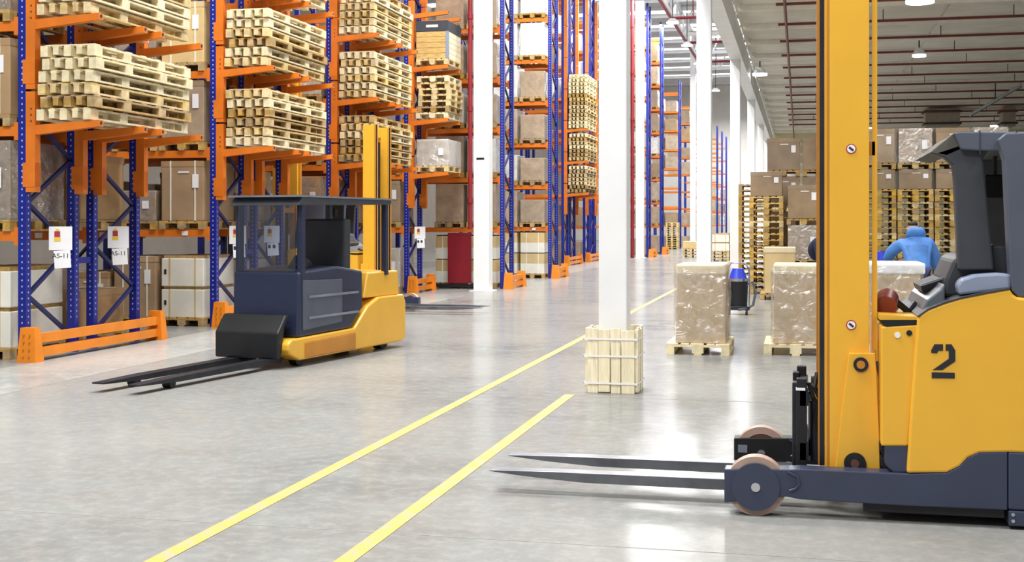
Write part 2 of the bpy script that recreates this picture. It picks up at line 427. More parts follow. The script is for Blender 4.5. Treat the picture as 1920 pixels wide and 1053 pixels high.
for i in range(3):
    t2 = empty('cross_truss', (-7.62, 82.5 + 9 * i, 14.05)); 
    MB().bar((0, 0, 0.2), (5.6, 0, 0.2), .22, .22).build('chord', 'white', t2); MB().bar((0, 0, 1.9), (5.6, 0, 1.9), .22, .22).build('chord', 'white', t2)
    for k in range(4):
        MB().bar((1.4 * k, 0, .2), (1.4 * k + .7, 0, 1.9), .1, .1).build('diagonal', 'white', t2); MB().bar((1.4 * k + .7, 0, 1.9), (1.4 * k + 1.4, 0, .2), .1, .1).build('diagonal', 'white', t2)
    tag(t2, ['nearest', 'middle', 'farthest'][i] + ' white cross truss spanning to the far columns', 'truss', 'cross trusses')

# sprinkler pipes under the low ceiling
o = MB().cyl((0, 0, 0), (0, 50, 0), 0.035, 10).build('sprinkler_main', 'brownpipe', loc=(-0.34, 25, 6.74), smooth=True)
tag(o, 'dull red sprinkler main running lengthwise under the low ceiling', 'pipe')
for i in range(14):
    y = 26.6 + 3.0 * i
    p = MB().cyl((0, 0, 0), (26, 0, 0), 0.035, 10).build('sprinkler_branch', 'brownpipe', loc=(-0.55, y, 6.82), smooth=True)
    tag(p, (['nearest', 'second nearest'] + [ORD[k] for k in range(2, 13)] + ['farthest'])[i] + ' dull red sprinkler pipe crossing under the low ceiling', 'pipe', 'sprinkler branch pipes')
    for k in range(5):
        MB().cyl((1.2 + 3.1 * k + 0.7 * (i % 3), 0, 0), (1.2 + 3.1 * k + 0.7 * (i % 3), 0, 0.32), 0.012, 6).build('hanger', 'dark_steel', p)
# lamps in view under the low ceiling
def lamp(x, y, z, r, label, top=7.108):
    e = empty('bay_lamp', (x, y, z))
    MB().cyl((0, 0, 0.06), (0, 0, 0.26), r, 24, r * 0.45).build('reflector', 'white', e, smooth=True)
    MB().cyl((0, 0, 0.0), (0, 0, 0.06), r * 0.96, 24).build('diffuser', 'lamp', e, smooth=True)
    MB().cyl((0, 0, 0.26), (0, 0, top - z), 0.02, 8).build('stem', 'dark_steel', e)
    tag(e, label, 'lamp', 'round bay lamps'); return e
lx, _ = at(1725, 5, 29.0); lamp(lx, 29.0, 6.62, 0.32, 'glowing round lamp under the low ceiling, right of the yellow mast')
area('low_bay_light', (lx, 29.0, 6.60), 0.6, 60)
lamp(-1.3, 42.0, 6.63, 0.25, 'small glowing round lamp beside the white edge girder')

for i, (x, y) in enumerate(((3.4, 38.0), (9.5, 38.0), (3.4, 66.0), (9.5, 66.0))):
    lamp(x, y, 6.58, 0.2, ['small round lamp under the low ceiling behind the mast pole', 'small round lamp under the low ceiling near the right edge', 'farthest round lamp of the low hall, left', 'farthest round lamp of the low hall, right'][i], 7.11)
for i in range(6):
    for j, x in enumerate((-3.6, -6.9)):
        lamp(x, 60 + 9 * i, 12.84, 0.35, ['nearest', 'second', 'third', 'fourth', 'fifth', 'sixth'][i] + ' high lamp over the far aisle, ' + ['column side', 'rack side'][j], 16.149 if i % 2 == 0 else 16.198)
# grey ducts hanging at the back of the low hall
for i, (px0, px1, y0, y1, Y) in enumerate(((1735, 1800, 168, 236, 60), (1880, 1905, 172, 236, 60))):
    x0, zt = at(px0, y0, Y); x1, zb = at(px1, y1, Y)
    e = empty('ceiling_duct', ((x0 + x1) / 2, Y, 0))
    w2 = (x1 - x0) / 2
    MB().box(-w2, w2, 0, 1.0, zb, 7.0).build('duct_body', 'duct', e, bevel=0.03)
    for k in range(3): MB().box(-w2 - .08, w2 + .08, -.06, 1.06, zb + .1 + .55 * k, zb + .18 + .55 * k).build('flange', 'charcoal', e)
    tag(e, ['wide grey-brown duct dropping from the low ceiling at the back', 'narrow grey-brown duct dropping from the low ceiling at far right'][i], 'duct')
a0 = at(1818, 216, 50); a1 = at(1915, 160, 50)
o = MB().cyl((a0[0], 50, a0[1]), (a1[0], 50, a1[1]), 0.07, 12).build('slanting_pipe', 'chrome', smooth=True); MB().cyl(((a0[0] + a1[0]) / 2, 50, (a0[1] + a1[1]) / 2), ((a0[0] + a1[0]) / 2, 50, 7.11), .02, 8).build('hanger', 'dark_steel', o)
tag(o, 'slanting grey pipe beside the ceiling ducts', 'pipe')

# ------------------------------------------------------------------ pallets
def pallet_parts(w, l, t, bh, nblk, decks):
    """parts list: (name, dims, centre) ; w along x, l along y"""
    P = []
    bw = 0.145 if nblk == 3 else 0.17
    xs = (-(w - 0.1) / 2, 0, (w - 0.1) / 2)
    ys = [-(l - bw) / 2 + i * (l - bw) / (nblk - 1) for i in range(nblk)]
    for x in xs: P.append(('bottom_board', (0.1, l, t), (x, 0, t / 2)))
    for x in xs:
        for y in ys: P.append(('block', (0.1 if x else 0.145, bw, bh), (x, y, t + bh / 2)))
    for y in ys: P.append(('cross_board', (w, bw, t), (0, y, 1.5 * t + bh)))
    n = len(decks); gap = (w - sum(decks)) / (n - 1); x = -w / 2
    for d in decks:
        P.append(('top_board', (d, l, t), (x + d / 2, 0, 2.5 * t + bh))); x += d + gap
    return P, 3 * t + bh
EURO, EH = pallet_parts(0.8, 1.2, 0.022, 0.078, 3, (0.145, 0.1, 0.145, 0.1, 0.145))
def long_parts(w=0.74, l=2.46):
    P = []; t = .024; bh = .086
    xs = [-(w - .1) / 2 + k * (w - .1) / 4 for k in range(5)]
    ys = [-(l - .18) / 2, -.46, .42, (l - .18) / 2]
    for x in (xs[0], 0, xs[4]): P.append(('bottom_board', (.1, l, t), (x, 0, t / 2)))
    for k, x in enumerate(xs):
        for y in ys: P.append(('block', (.1 if k % 2 == 0 else .075, .18, bh), (x, y, t + bh / 2)))
    for x in (xs[0], xs[4]): P.append(('stringer', (.1, l, t), (x, 0, 1.5 * t + bh)))
    for x in xs[1:4]: P.append(('stringer', (.09, l, t), (x, 0, 1.5 * t + bh)))
    for k in range(7): P.append(('deck_board', (w - .06, .13, t - .006), (0, -(l - .24) / 2 + k * (l - .24) / 6, 2 * t + bh + (t - .006) / 2)))
    return P, 3 * t - .006 + bh
LONG, LH = long_parts()
_pm = {}
def pallet(loc, rz, label, group=None, kind='euro', mat='wood', parts=True):
    P = EURO if kind == 'euro' else LONG
    if not parts:
        if (kind, mat) not in _pm:
            b = MB()
            for _, d, c in P: b.box(c[0] - d[0] / 2, c[0] + d[0] / 2, c[1] - d[1] / 2, c[1] + d[1] / 2, c[2] - d[2] / 2, c[2] + d[2] / 2)
            _pm[(kind, mat)] = b.mesh('wooden_pallet', mat)
        o = link('wooden_pallet', _pm[(kind, mat)], None, loc, (0, 0, rz))
        return tag(o, label, 'pallet', group)
    r = empty('wooden_pallet', loc, rz)
    for n, d, c in P: cbox(n, d, mat, r, c)
    return tag(r, label, 'pallet', group)

# ------------------------------------------------------------------ goods
def wrinkled_shell(x0, x1, y0, y1, z0, z1, amp, seed, nx=10, nz=12):
    rg = random.Random(seed); b = MB()
    def quad_face(fn):
        vs = []; k = len(b.v)
        for j in range(nz + 1):
            for i in range(nx + 1): vs.append(fn(i / nx, j / nz, rg.uniform(0, amp)))
        b.poly(vs, [(j * (nx + 1) + i, j * (nx + 1) + i + 1, (j + 1) * (nx + 1) + i + 1, (j + 1) * (nx + 1) + i) for j in range(nz) for i in range(nx)])
    quad_face(lambda u, v, a: (x0 + (x1 - x0) * u, y0 - a, z0 + (z1 - z0) * v))
    quad_face(lambda u, v, a: (x1 + a, y0 + (y1 - y0) * u, z0 + (z1 - z0) * v))
    quad_face(lambda u, v, a: (x1 + (x0 - x1) * u, y1 + a, z0 + (z1 - z0) * v))
    quad_face(lambda u, v, a: (x0 - a, y1 + (y0 - y1) * u, z0 + (z1 - z0) * v))
    return b
def load(kind, loc, w, d, h, label, group=None, fine=True, name=None):
    """a unit of goods standing at loc (centre of its bottom)"""
    r = empty(name or {'carton': 'carton', 'grey': 'carton', 'wrap': 'wrapped_carton', 'white': 'white_carton_stack', 'whitewrap': 'wrapped_goods', 'crate': 'wooden_crate', 'two': 'banded_carton_stack', 'light': 'carton'}[kind], loc)
    W, D = w / 2, d / 2
    if kind in ('carton', 'grey', 'light', 'wrap', 'whitewrap'):
        mt = {'carton': 'card', 'grey': 'card_grey', 'light': 'card_light', 'wrap': 'card_wrap', 'whitewrap': 'white_wrap'}[kind]
        MB().box(-W, W, -D, D, 0, h).build('box_body', mt, r, bevel=0.012)
        if fine and kind in ('carton', 'light', 'grey'):
            MB().box(-W - .004, W + .004, -D - .004, D + .004, h - .09, h + .004).build('lid', mt, r)
            for x in (-w * .28, w * .3) if kind != 'grey' else (): MB().box(x - .012, x + .012, -D - .007, D + .007, -.0, h + .008).build('strap', 'white_box', r)
            MB().box(w * .24, w * .24 + .11, -D - .012, -D - .006, h * .55, h * .78).build('paper_label', 'white_panel', r)
            MB().box(-w * .1, w * .16, -D - .008, -D - .005, h * .8, h * .83).build('printed_line', 'white_panel', r)
        if fine and kind in ('wrap', 'whitewrap'):
            wrinkled_shell(-W - .006, W + .006, -D - .006, D + .006, .0, h + .004, .02, RNG.random(), 7, 8).build('stretch_wrap', 'wrap', r, smooth=True)
            MB().box(w * .2, w * .2 + .12, -D - .032, -D - .027, h * .4, h * .66).build('paper_label', 'white_panel', r)
    elif kind == 'white':
        n = 2
        for k in range(n):
            z0 = h * k / n
            MB().box(-W, W, -D, D, z0, z0 + h / n - .05).build('white_box', 'white_box', r, bevel=0.012)
            MB().box(-W + .03, W - .03, -D + .03, D - .03, z0 + h / n - .05, z0 + h / n).build('spacer', 'wood_old', r)
            for x in (-w * .3, w * .3): MB().box(x - .015, x + .015, -D - .005, D + .005, z0, z0 + h / n - .045).build('strap', 'card_light', r)
            if fine:
                for q in range(3): MB().box(-W - .006, -W, -D + .1 + .3 * q, -D + .16 + .3 * q, z0 + h / n * .25, z0 + h / n * .55).build('print_mark', 'ink', r)
                MB().box(-W + .05, -W + .09, -D - .006, -D, z0 + h / n * .4, z0 + h / n * .55).build('print_mark', 'ink', r)
    elif kind == 'two':
        for k in range(2):
            z0 = h * k / 2
            MB().box(-W, W, -D, D, z0, z0 + h * .24).build('white_box', 'white_box', r, bevel=0.008)
            MB().box(-W, W, -D, D, z0 + h * .24, z0 + h * .48).build('brown_box', 'card_light', r, bevel=0.008)
            MB().box(-W + .02, W - .02, -D + .02, D - .02, z0 + h * .48, z0 + h * .5).build('spacer', 'black', r)
            for x in (-w * .25, w * .25): MB().box(x - .008, x + .008, -D - .004, D + .004, z0, z0 + h * .482).build('strap', 'white_panel', r)
    elif kind == 'crate':
        n = 5
        for k in range(n):
            z0 = k * (h - .26) / n
            for s in (-1, 1):
                cbox('plank', (w, .03, (h - .26) / n - .008), 'crate', r, (0, s * (D - .015), z0 + (h - .26) / n / 2))
                cbox('plank', (.03, d - .06, (h - .26) / n - .008), 'board', r, (s * (W - .015), 0, z0 + (h - .26) / n / 2))
        MB().box(-W + .03, W - .03, -D + .03, D - .03, 0, h - .26).build('core', 'card_light', r)
        cbox('corner_post', (.07, .07, h - .26), 'greyblue', r, (W - .02, -D + .02, (h - .26) / 2))
        MB().box(-W - .01, W + .01, -D - .01, D + .01, h - .26, h).build('black_cover', 'charcoal', r, bevel=.01)
        MB().box(-.15, .15, -D - .016, -D - .009, h - .16, h - .10).build('hand_slot', 'white_panel', r)
    return tag(r, label, {'crate': 'crate'}.get(kind, 'boxes' if kind in ('white', 'two') else 'box'), group)

# ------------------------------------------------------------------ pallet racks
LV0, LVP = 1.53, 1.30
def lv(k): return LV0 + LVP * k
ROWNAME = {0: 'nearest rack row', 1: 'second rack row', 2: 'third rack row', 3: 'fourth rack row', 10: 'rack behind thick column', 11: 'rack after thick column', 7: 'far cantilever rack',
           8: 'next far cantilever rack', 12: 'rack past boarded column', 13: 'second rack past boarded column', 14: 'remote rack', 15: 'more remote rack'}
def rack_half(r, y0, y1, xe, top, nlev, near=True, mirror=False, bay=2.75, beams_from=0):
    """one single-depth rack run, r = its parent; x runs to the left of xe"""
    pw, pd = 0.11, 0.10
    for xi, x in enumerate((xe - pw / 2, xe - pw * 1.5 - bay)):
        for y in (y0 + pd / 2, y1 - pd / 2):
            u = cbox('upright', (pw, pd, top), 'blue', r, (x, y, top / 2))
            if near and xi == 0:
                b = MB()
                for k in range(int((top - .5) / 0.075)):
                    z = .45 + .075 * k - top / 2
                    b.box(-.009, .009, -pd / 2 - .001, -pd / 2 + .004, z, z + .022)
                    b.box(pw / 2 - .004, pw / 2 + .001, -.009, .009, z, z + .022)
                q = b.build('perforation', 'holes', u); q['kind'] = 'stuff'
        nodes = int(top / 0.575)
        for k in range(nodes):
            za, zb = .22 + .575 * k, .22 + .575 * (k + 1)
            if zb > top: break
            fr = (k % 2 == 0) ^ mirror
            ya, yb = (y1 - pd, y0 + pd) if fr else (y0 + pd, y1 - pd)
            if xi == 0 or near:
                MB().bar((x, ya, za), (x, yb, zb), .045, .045).build('brace', 'blue_dark', r)
    for k in range(beams_from, nlev):
        z = lv(k)
        if z > top: break
        for y in (y0 + .03, y1 - .03):
            bm_ = cbox('beam', (bay, .05, .12), 'orange', r, (xe - pw - bay / 2, y, z))
            if near:
                for s in (-1, 1): cbox('beam_connector', (.06, .056, .22), 'orange', bm_, (s * (bay / 2 - .03), 0, .0))
                if k == 0: cbox('location_tag', (.11, .004, .07), 'white_panel', bm_, (bay / 2 - .45, -.03, 0))
def cantilever(r, ys, xe, top, nlev, near=True):
    for y in ys:
        z = 2.06
        while z < top:
            z1 = min(z + 1.27, top)
            ch = cbox('arm_channel', (.13, .11, z1 - z - .03), 'orange', r, (xe + .065, y, (z + z1) / 2))
            if near:
                for s in (.3, .36, .42):
                    cbox('bolt_hole', (.018, .004, .018), 'ink', ch, (.01, -.056, (z1 - z) * (s - .1)))
                cbox('hook_plate', (.17, .12, .3), 'orange', ch, (-.02, 0, -(z1 - z) * .32))
            z = z1
        for k in range(1, nlev):
            zt = lv(k) + .07
            if zt > top: break
            a = MB().prism([(.12, zt - .12), (1.0, zt - .03), (1.0, zt + .05), (.12, zt + .0)], -.05, .05).build('support_arm', 'orange', r, (xe, y, 0))
            if near: MB().cyl((1.0, 0, zt + .015), (1.006, 0, zt + .015), .022, 10).build('end_hole', 'ink', a)
def guard(y0, y1, xe, label):
    r = empty('rack_end_guard', (xe + .16, y0 - .14, 0)); L = y1 - y0 + .34
    for y in (0, L):
        p = MB()
        vs = [(-.13, y - .09, 0), (.13, y - .09, 0), (.09, y - .06, .42), (-.10, y - .06, .42), (-.13, y + .09, 0), (.13, y + .09, 0), (.09, y + .06, .42), (-.10, y + .06, .42)]
        p.poly(vs, [(0, 1, 2, 3), (5, 4, 7, 6), (1, 5, 6, 2), (4, 0, 3, 7), (3, 2, 6, 7), (0, 4, 5, 1)])
        q = p.build('guard_post', 'guard_orange', r)
        if xe < -9:
            for k in range(4):
                for s in (-.05, .03): MB().box(s, s + .018, y - .1, y - .065, .06 + .09 * k, .078 + .09 * k).build('bolt', 'amber', q)
    for z in (.11, .28): cbox('guard_rail', (.07, L, .115), 'guard_orange', r, (.03, L / 2, z))
    return tag(r, label, 'guard', 'orange rack end guards')
def sign(x, y, z, s, label, txt):
    r = empty('aisle_sign', (x, y, z)); r.rotation_euler = (0, 0, math.radians(35))
    MB().box(-.14 * s, .14 * s, -.006, .006, -.30 * s, 0).build('sign_panel', 'white_panel', r)
    MB().box(-.10 * s, .10 * s, -.010, .0, -.53 * s, -.305 * s).build('lower_panel', 'white_panel', r, rot=(0, math.radians(-3), 0))
    MB().box(-.075 * s, -.005 * s, -.010, -.006, -.135 * s, -.06 * s).build('emblem', 'redink', r)
    MB().box(-.08 * s, .0, -.0095, -.006, -.19 * s, -.135 * s).build('emblem_base', 'yelink', r)
    MB().box(-.06 * s, -.02 * s, -.0095, -.006, -.06 * s, -.03 * s).build('emblem_top', 'yelink', r)
    if txt:
        link('sign_lettering', text_mesh(txt, .085 * s, 'ink', 'sign_lettering'), r, (.0, -.0125, -.375 * s), (math.pi / 2, 0, 0))
    else:
        for x0 in (-.07, .015): MB().box(x0 * s, (x0 + .05) * s, -.0125, -.009, -.40 * s, -.34 * s).build('printed_mark', 'ink', r)
    return tag(r, label, 'sign', 'white aisle signs')

XE = -9.3
def vis_top(y): return min(12.9, 1.68 + 420 * y * 1.06 / FPX + 0.75)
LEVEL_TXT = ['at floor level'] + ['on ' + q + ' shelf' for q in ('first', 'second', 'third', 'fourth', 'fifth', 'sixth', 'seventh', 'eighth')]
KIND_TXT = {'carton': 'brown strapped carton', 'grey': 'dull brown carton', 'light': 'light tan carton', 'wrap': 'brown carton in clear wrap', 'whitewrap': 'white goods in wrinkled wrap', 'white': 'two stacked white cartons', 'two': 'banded white and tan cartons'}
def fill(rowid, side, y0, y1, xe, levels, slots, over={}, fine=True, weights=('carton', 'grey', 'wrap', 'wrap', 'whitewrap', 'white')):
    rg = random.Random(rowid * 97 + (0 if side == 'front' else 13))
    yc = (y0 + y1) / 2
    for k in levels:
        z = 0.0 if k == 0 else lv(k - 1) + .063
        for s in range(slots):
            kd, h = over.get((k, s), (rg.choice(weights), rg.uniform(.72, .98)))
            x = xe - .11 - .50 - .87 * s
            if kd is None: continue
            where = f"{ROWNAME[rowid]} {side}" if side else ROWNAME[rowid]
            sl = ['aisle end', 'one further in', 'two further in'][s]
            lone = s < 2 and rowid not in (7, 8, 14, 15, 30, 31, 32)
            if lone: pallet((x, yc, z), 0, f"loaded pallet {LEVEL_TXT[k]}, {sl}, {where}", 'pallets in the racks', mat='wood_old', parts=fine)
            load(kd, (x, yc, z + (EH if lone else .003)), .76, 1.12, h, f"{KIND_TXT[kd]} {LEVEL_TXT[k]}, {sl}, {where}", 'goods in the racks', fine)
def rack(rowid, halves, xe, top, nlev, near=True, beams_from=0):
    r = empty('pallet_rack', (0, 0, 0))
    for i, (a, b) in enumerate(halves): rack_half(r, a, b, xe, top, nlev, near, mirror=(i == 1), beams_from=beams_from)
    if len(halves) == 2:
        for z in (1.2, 2.6, 3.9):
            if z < top: cbox('row_spacer', (.06, halves[1][0] - halves[0][1], .08), 'blue', r, (xe - .055, (halves[1][0] + halves[0][1]) / 2, z))
    tag(r, 'blue and orange pallet rack, ' + ROWNAME[rowid] + (' with side arms' if xe < -9 else ''), 'pallet rack', 'blue and orange pallet racks')
    return r
def side_stack(rowid, k, n, y0, which, parts=True, kind='long', seedoff=0, mats=('wood_pale', 'wood', 'wood', 'wood_pale', 'wood_old')):
    rg = random.Random(rowid * 31 + k * 7 + seedoff)
    z = lv(k) + .124
    cx = XE + .165 + (.37 if kind == 'long' else .43)
    for i in range(n):
        L = 2.46 if kind == 'long' else 1.2
        h = LH if kind == 'long' else EH
        dx = rg.uniform(-.025, .03) + (0 if i == 0 else .03); dy = rg.uniform(-.02, .03)
        pallet((cx + dx, y0 + .02 + L / 2 + dy, z), rg.uniform(-.006, .006), f"{ORD[i]} {'long ' if kind == 'long' else ''}pallet from the bottom, {which} side stack, {ROWNAME[rowid]}",
               f"pallets stacked on side arms, {ROWNAME[rowid]}", kind, mats[rg.randrange(len(mats))], parts)
        z += h + (.004 if kind == 'long' else .003)
Y_ROW = lambda k: 13.5 + 5.1 * k
FRONT = lambda k: (Y_ROW(k), Y_ROW(k) + 1.15)
BACK = lambda k: (Y_ROW(k) + 1.5, Y_ROW(k) + 2.7)
for k in (0, 1, 2):
    top = vis_top(Y_ROW(k) + 3) + .3
    nl = int((top - LV0) / LVP) + 1
    r = rack(k, (FRONT(k), BACK(k)), XE, top, nl)
    ys = (FRONT(k)[0] + .05, FRONT(k)[1] - .05, BACK(k)[0] + .05, BACK(k)[1] - .05)
    cantilever(r, ys, XE, top, nl)
    guard(FRONT(k)[0], BACK(k)[1], XE, 'orange floor guard at the end of the ' + ROWNAME[k])
OV0 = {(0, 0): ('white', 1.0), (0, 1): ('white', 1.0), (1, 0): ('wrap', .98), (1, 1): ('wrap', .95), (2, 0): ('carton', .95)}
fill(0, 'front', *FRONT(0), XE, (0, 1, 2, 3), 2, OV0)
fill(0, 'back', *BACK(0), XE, (0, 1, 2), 3, {(0, 0): ('carton', .62), (1, 0): ('carton', .9), (0, 1): ('grey', .95)})
OV1 = {(0, 0): ('white', 1.02), (0, 1): ('carton', 1.0), (1, 0): ('carton', .98), (1, 1): ('wrap', .5), (2, 0): ('grey', 1.0), (3, 0): ('light', 1.0), (2, 1): ('grey', .95)}
fill(1, 'front', *FRONT(1), XE, (0, 1, 2, 3), 3, OV1)
fill(1, 'back', *BACK(1), XE, (0, 1, 2), 3, {(0, 0): ('whitewrap', .9), (1, 0): ('carton', .9)})
fill(2, 'front', *FRONT(2), XE, (0, 1, 2, 3), 3, {})
fill(2, 'back', *BACK(2), XE, (0, 1, 2), 3, {}, fine=False)
for k in (0, 1, 2):
    side_stack(k, 1, 6, FRONT(k)[0] - .03, 'lower')
    side_stack(k, 2, {0: 5, 1: 6, 2: 6}[k], FRONT(k)[0] - .03, 'upper' if k < 2 else 'middle')
    if k: side_stack(k, 3, {1: 2, 2: 6}[k], FRONT(k)[0] - .03, 'top')
# signs on the end frames
for k in (0, 1):
    for j, yy in enumerate((Y_ROW(k) + .55, Y_ROW(k) + 1.92)):
        sign(XE + .12, yy, 1.68 - .03, 1.0, ['first', 'second'][j] + ' white sign on the end frame of the ' + ROWNAME[k], 'AS-11' if k == 0 else '')
sign(XE + .12, Y_ROW(2) + .6, 1.62, 1.0, 'white sign on the end frame of the third rack row', '')
# fourth row: front half with short side arms, then the longer run behind the thick column
T3 = vis_top(32) + .3
r = rack(3, (FRONT(3),), XE, T3, 6)
cantilever(r, (FRONT(3)[0] + .05, FRONT(3)[1] - .05), XE, T3, 6)
guard(*FRONT(3), XE, 'orange floor guard at the end of the fourth rack row')
sign(XE + .12, Y_ROW(3) + .55, 1.62, 1.0, 'white sign on the end frame of the fourth rack row', '')
fill(3, '', *FRONT(3), XE, (0, 1, 2), 2, {(0, 0): ('whitewrap', .95), (1, 0): ('grey', 1.0)})
SX, SY = XE + .60, FRONT(3)[0] + .6
pallet((SX, SY, lv(1) + .124), 0, 'pallet under the wrapped box on the fourth row\'s lowest side arms', 'pallets on side arms')
load('whitewrap', (SX, SY, lv(1) + .124 + EH), .8, 1.15, .64, 'pale wrapped box on the lowest side arms of the fourth rack row')
side_stack(3, 2, 7, FRONT(3)[0], 'pallet', kind='euro')
pallet((SX, SY, lv(3) + .124), 0, 'pallet under the black-topped wooden crate', 'pallets on side arms')
load('crate', (SX, SY, lv(3) + .124 + EH), .8, 1.18, 0.92, 'wooden plank crate with a black cover on the side arms')
E1 = (31.3, 32.45); E2 = (37.6, 38.75); XE2 = -7.5
rack(10, (E1,), XE2, vis_top(33.5) + .3, 6)
guard(*E1, XE2, 'orange floor guard just right of the thick white column')
fill(10, '', *E1, XE2, (0, 1, 2, 3, 4, 5), 2, {(0, 0): ('two', 1.25), (0, 1): ('two', 1.25), (1, 0): ('wrap', 1.0), (1, 1): ('wrap', 1.0), (2, 1): ('grey', .95)}, fine=False, weights=('wrap', 'whitewrap', 'whitewrap'))  # mostly white upper loads stand in for lamp glare
rack(11, (E2,), XE2, vis_top(40) + .3, 7)
guard(*E2, XE2, 'orange floor guard of the next rack, left of the boarded column')
fill(11, '', *E2, XE2, (0, 1, 2, 3, 4, 5, 6), 2, {(0, 0): ('two', 1.3), (0, 1): ('two', 1.3), (1, 0): ('wrap', .7), (2, 0): ('wrap', .7), (3, 0): ('wrap', .75), (4, 0): ('wrap', .8), (5, 0): ('whitewrap', 1.0), (6, 0): ('whitewrap', 1.0), (5, 1): ('whitewrap', 1.0), (6, 1): ('white', 1.0), (4, 1): ('whitewrap', 1.0)}, fine=False, weights=('whitewrap', 'wrap', 'light'))  # whiter goods on the upper shelves imitate overexposed lamp glare
# far cantilever rows
for k, spec in ((7, ((1, 7), (2, 7), (3, 14))), (8, ())):
    r = rack(k, (FRONT(k), BACK(k)), XE, 12.2, 9, near=False)
    cantilever(r, (FRONT(k)[0] + .05, BACK(k)[1] - .05), XE, 12, 4, near=False)
    guard(FRONT(k)[0], BACK(k)[1], XE, 'small far orange floor guard of the ' + ROWNAME[k])
    for lvl, n in spec: side_stack(k, lvl, n, FRONT(k)[0], {1: 'lower', 2: 'middle', 3: 'tall top'}[lvl], parts=False)
    fill(k, '', *FRONT(k), XE, (0, 1, 5, 6, 7), 1, fine=False)
for rid, y in ((12, 62.7), (13, 68.9)):
    rack(rid, ((y, y + 1.2),), XE2, 12.9, 9, near=False)
    guard(y, y + 1.2, XE2, 'tiny far orange guard of the ' + ROWNAME[rid])
    fill(rid, '', y, y + 1.2, XE2, range(9), 1, fine=False, weights=('wrap', 'whitewrap', 'grey', 'wrap'))
for rid, y in ((14, Y_ROW(14)), (15, Y_ROW(16))):
    r = rack(rid, ((y, y + 1.2),), -8.0, 11.5, 8, near=False)
    fill(rid, '', y, y + 1.2, -8.0, (0, 1, 4, 5, 6, 7), 2, fine=False, weights=('grey', 'carton', 'wrap'))
rg = random.Random(4)
for k in range(12):
    pallet((-8.4, Y_ROW(14) - .75, k * .15), 0, f'{ORD[k]} pallet of the remote stack right of the second blue rack', 'remote pallets', mat='wood', parts=False)
ROWNAME.update({30: 'most distant rack', 31: 'second most distant rack', 32: 'third most distant rack'})
for i, (rid, y) in enumerate(((32, 112.0), (31, 119.0), (30, 126.0))):
    rack(rid, ((y, y + 1.2),), -7.2, 10.5, 7, near=False)
    fill(rid, '', y, y + 1.2, -7.2, (1, 2, 3), 1, fine=False)

# dark red panel standing before the rack
x0, zt = at(840, 436, 31.1); x1, zb = at(884, 531, 31.1)
p = empty('red_panel', ((x0 + x1) / 2, 31.1, 0)); w2 = (x1 - x0) / 2
MB().box(-w2, w2, -.04, .0, zb, zt).build('panel_sheet', 'redpanel', p, bevel=.01)
MB().box(-w2 - .5, w2 + .25, -.02, .06, 0.03, zb - .01).build('foot_rail', 'black', p)
for x in (-w2 - .45, w2 - .05): MB().cyl((x, -.03, .16), (x, -.02, .16), .04, 12).build('rail_bolt', 'white_panel', p)
for x in (-w2 + .1, w2 - .1): MB().box(x - .02, x + .02, -.01, .03, 0, zb + .1).build('foot', 'black', p)
tag(p, 'tall dark red panel on a black foot rail in front of the rack', 'panel')

# ------------------------------------------------------------------ goods of the right-hand hall
YW = 30.3
pitch = 0.9
def wall_stack(px0, layers, desc, boxes, Y=YW, mats=('wood_gold', 'wood_old', 'wood_gold', 'wood'), base=None):
    rg = random.Random(px0)
    x = onY(px0, Y) + .40 if px0 < 1600 else onY(1614, Y) + .40 + .832 * round((px0 - 1614) / 68)
    z = 0
    if base:
        load('grey', (x, Y + .6, 0), .76, 1.12, base, f'plain brown carton at the foot of the {desc}', 'cartons at the foot of the pallet wall', fine=False); z = base + .004
    for i in range(layers):
        pallet((x + rg.uniform(-.003, .003), Y + .6 + rg.uniform(-.03, .03), z), 0, f'{ORD[i]} pallet of the {desc}', 'pallets stacked in the low hall', mat=mats[rg.randrange(len(mats))])
        z += EH + .003
    for j, (kd, h, lb) in enumerate(boxes):
        if j or layers == 0:
            pallet((x, Y + .6, z), 0, f'pallet under the {lb}', 'pallets under cartons in the low hall', mat='wood_old'); z += EH + .002
        load(kd, (x, Y + .6, z), .74, 1.12, h, lb, 'cartons stacked in the low hall'); z += h + .012
    return z
wall_stack(1405, 16, 'stack left of the yellow mast', [('grey', .58, 'brown carton on top of the pallet stack left of the mast')])
wall_stack(1475, 0, '', [('grey', .55, 'lowest brown carton of the stack touching the mast'), ('wrap', .80, 'middle wrapped carton of the stack touching the mast'), ('grey', .80, 'top brown carton of the stack touching the mast')])
names = ['just right of the mast', 'behind the blue-jacketed worker', 'left of the cab pillar', 'behind the cab pillar']
for i, px0 in enumerate((1614, 1682, 1750, 1818)):
    wall_stack(px0, 11, 'pallet wall ' + names[i], [('grey', .46, 'lower dull carton on the pallet wall ' + names[i]), ('wrap' if i % 2 else 'grey', .80, 'upper dull carton on the pallet wall ' + names[i])], base=.88)
# second rank behind, seen above the left stacks
for i, px0 in enumerate((1437, 1504)):
    x = onY(px0, 31.9) + .42; z = 0
    lb = ['left of the mast', 'half behind the mast', 'hidden by the mast'][i]
    for j, h in enumerate((.85, .85, .72)):
        pallet((x, 32.5, z), 0, f'{ORD[j]} pallet in the rear carton column {lb}', 'pallets in the rear rank', mat='wood_old', parts=(j == 2 and i < 2)); z += EH + .002
        load('grey', (x, 32.5, z), .80, 1.1, h, f'{ORD[j]} carton in the rear column {lb}', 'rear cartons in the low hall', fine=(i < 2)); z += h + .012
    pallet((x, 32.5, z), 0, f'fourth pallet in the rear carton column {lb}', 'pallets in the rear rank', mat='wood_old', parts=(i < 2)); z += EH + .002
    load('grey', (x, 32.5, z), .80, 1.1, .80, f'topmost carton in the rear column {lb}', 'rear cartons in the low hall')
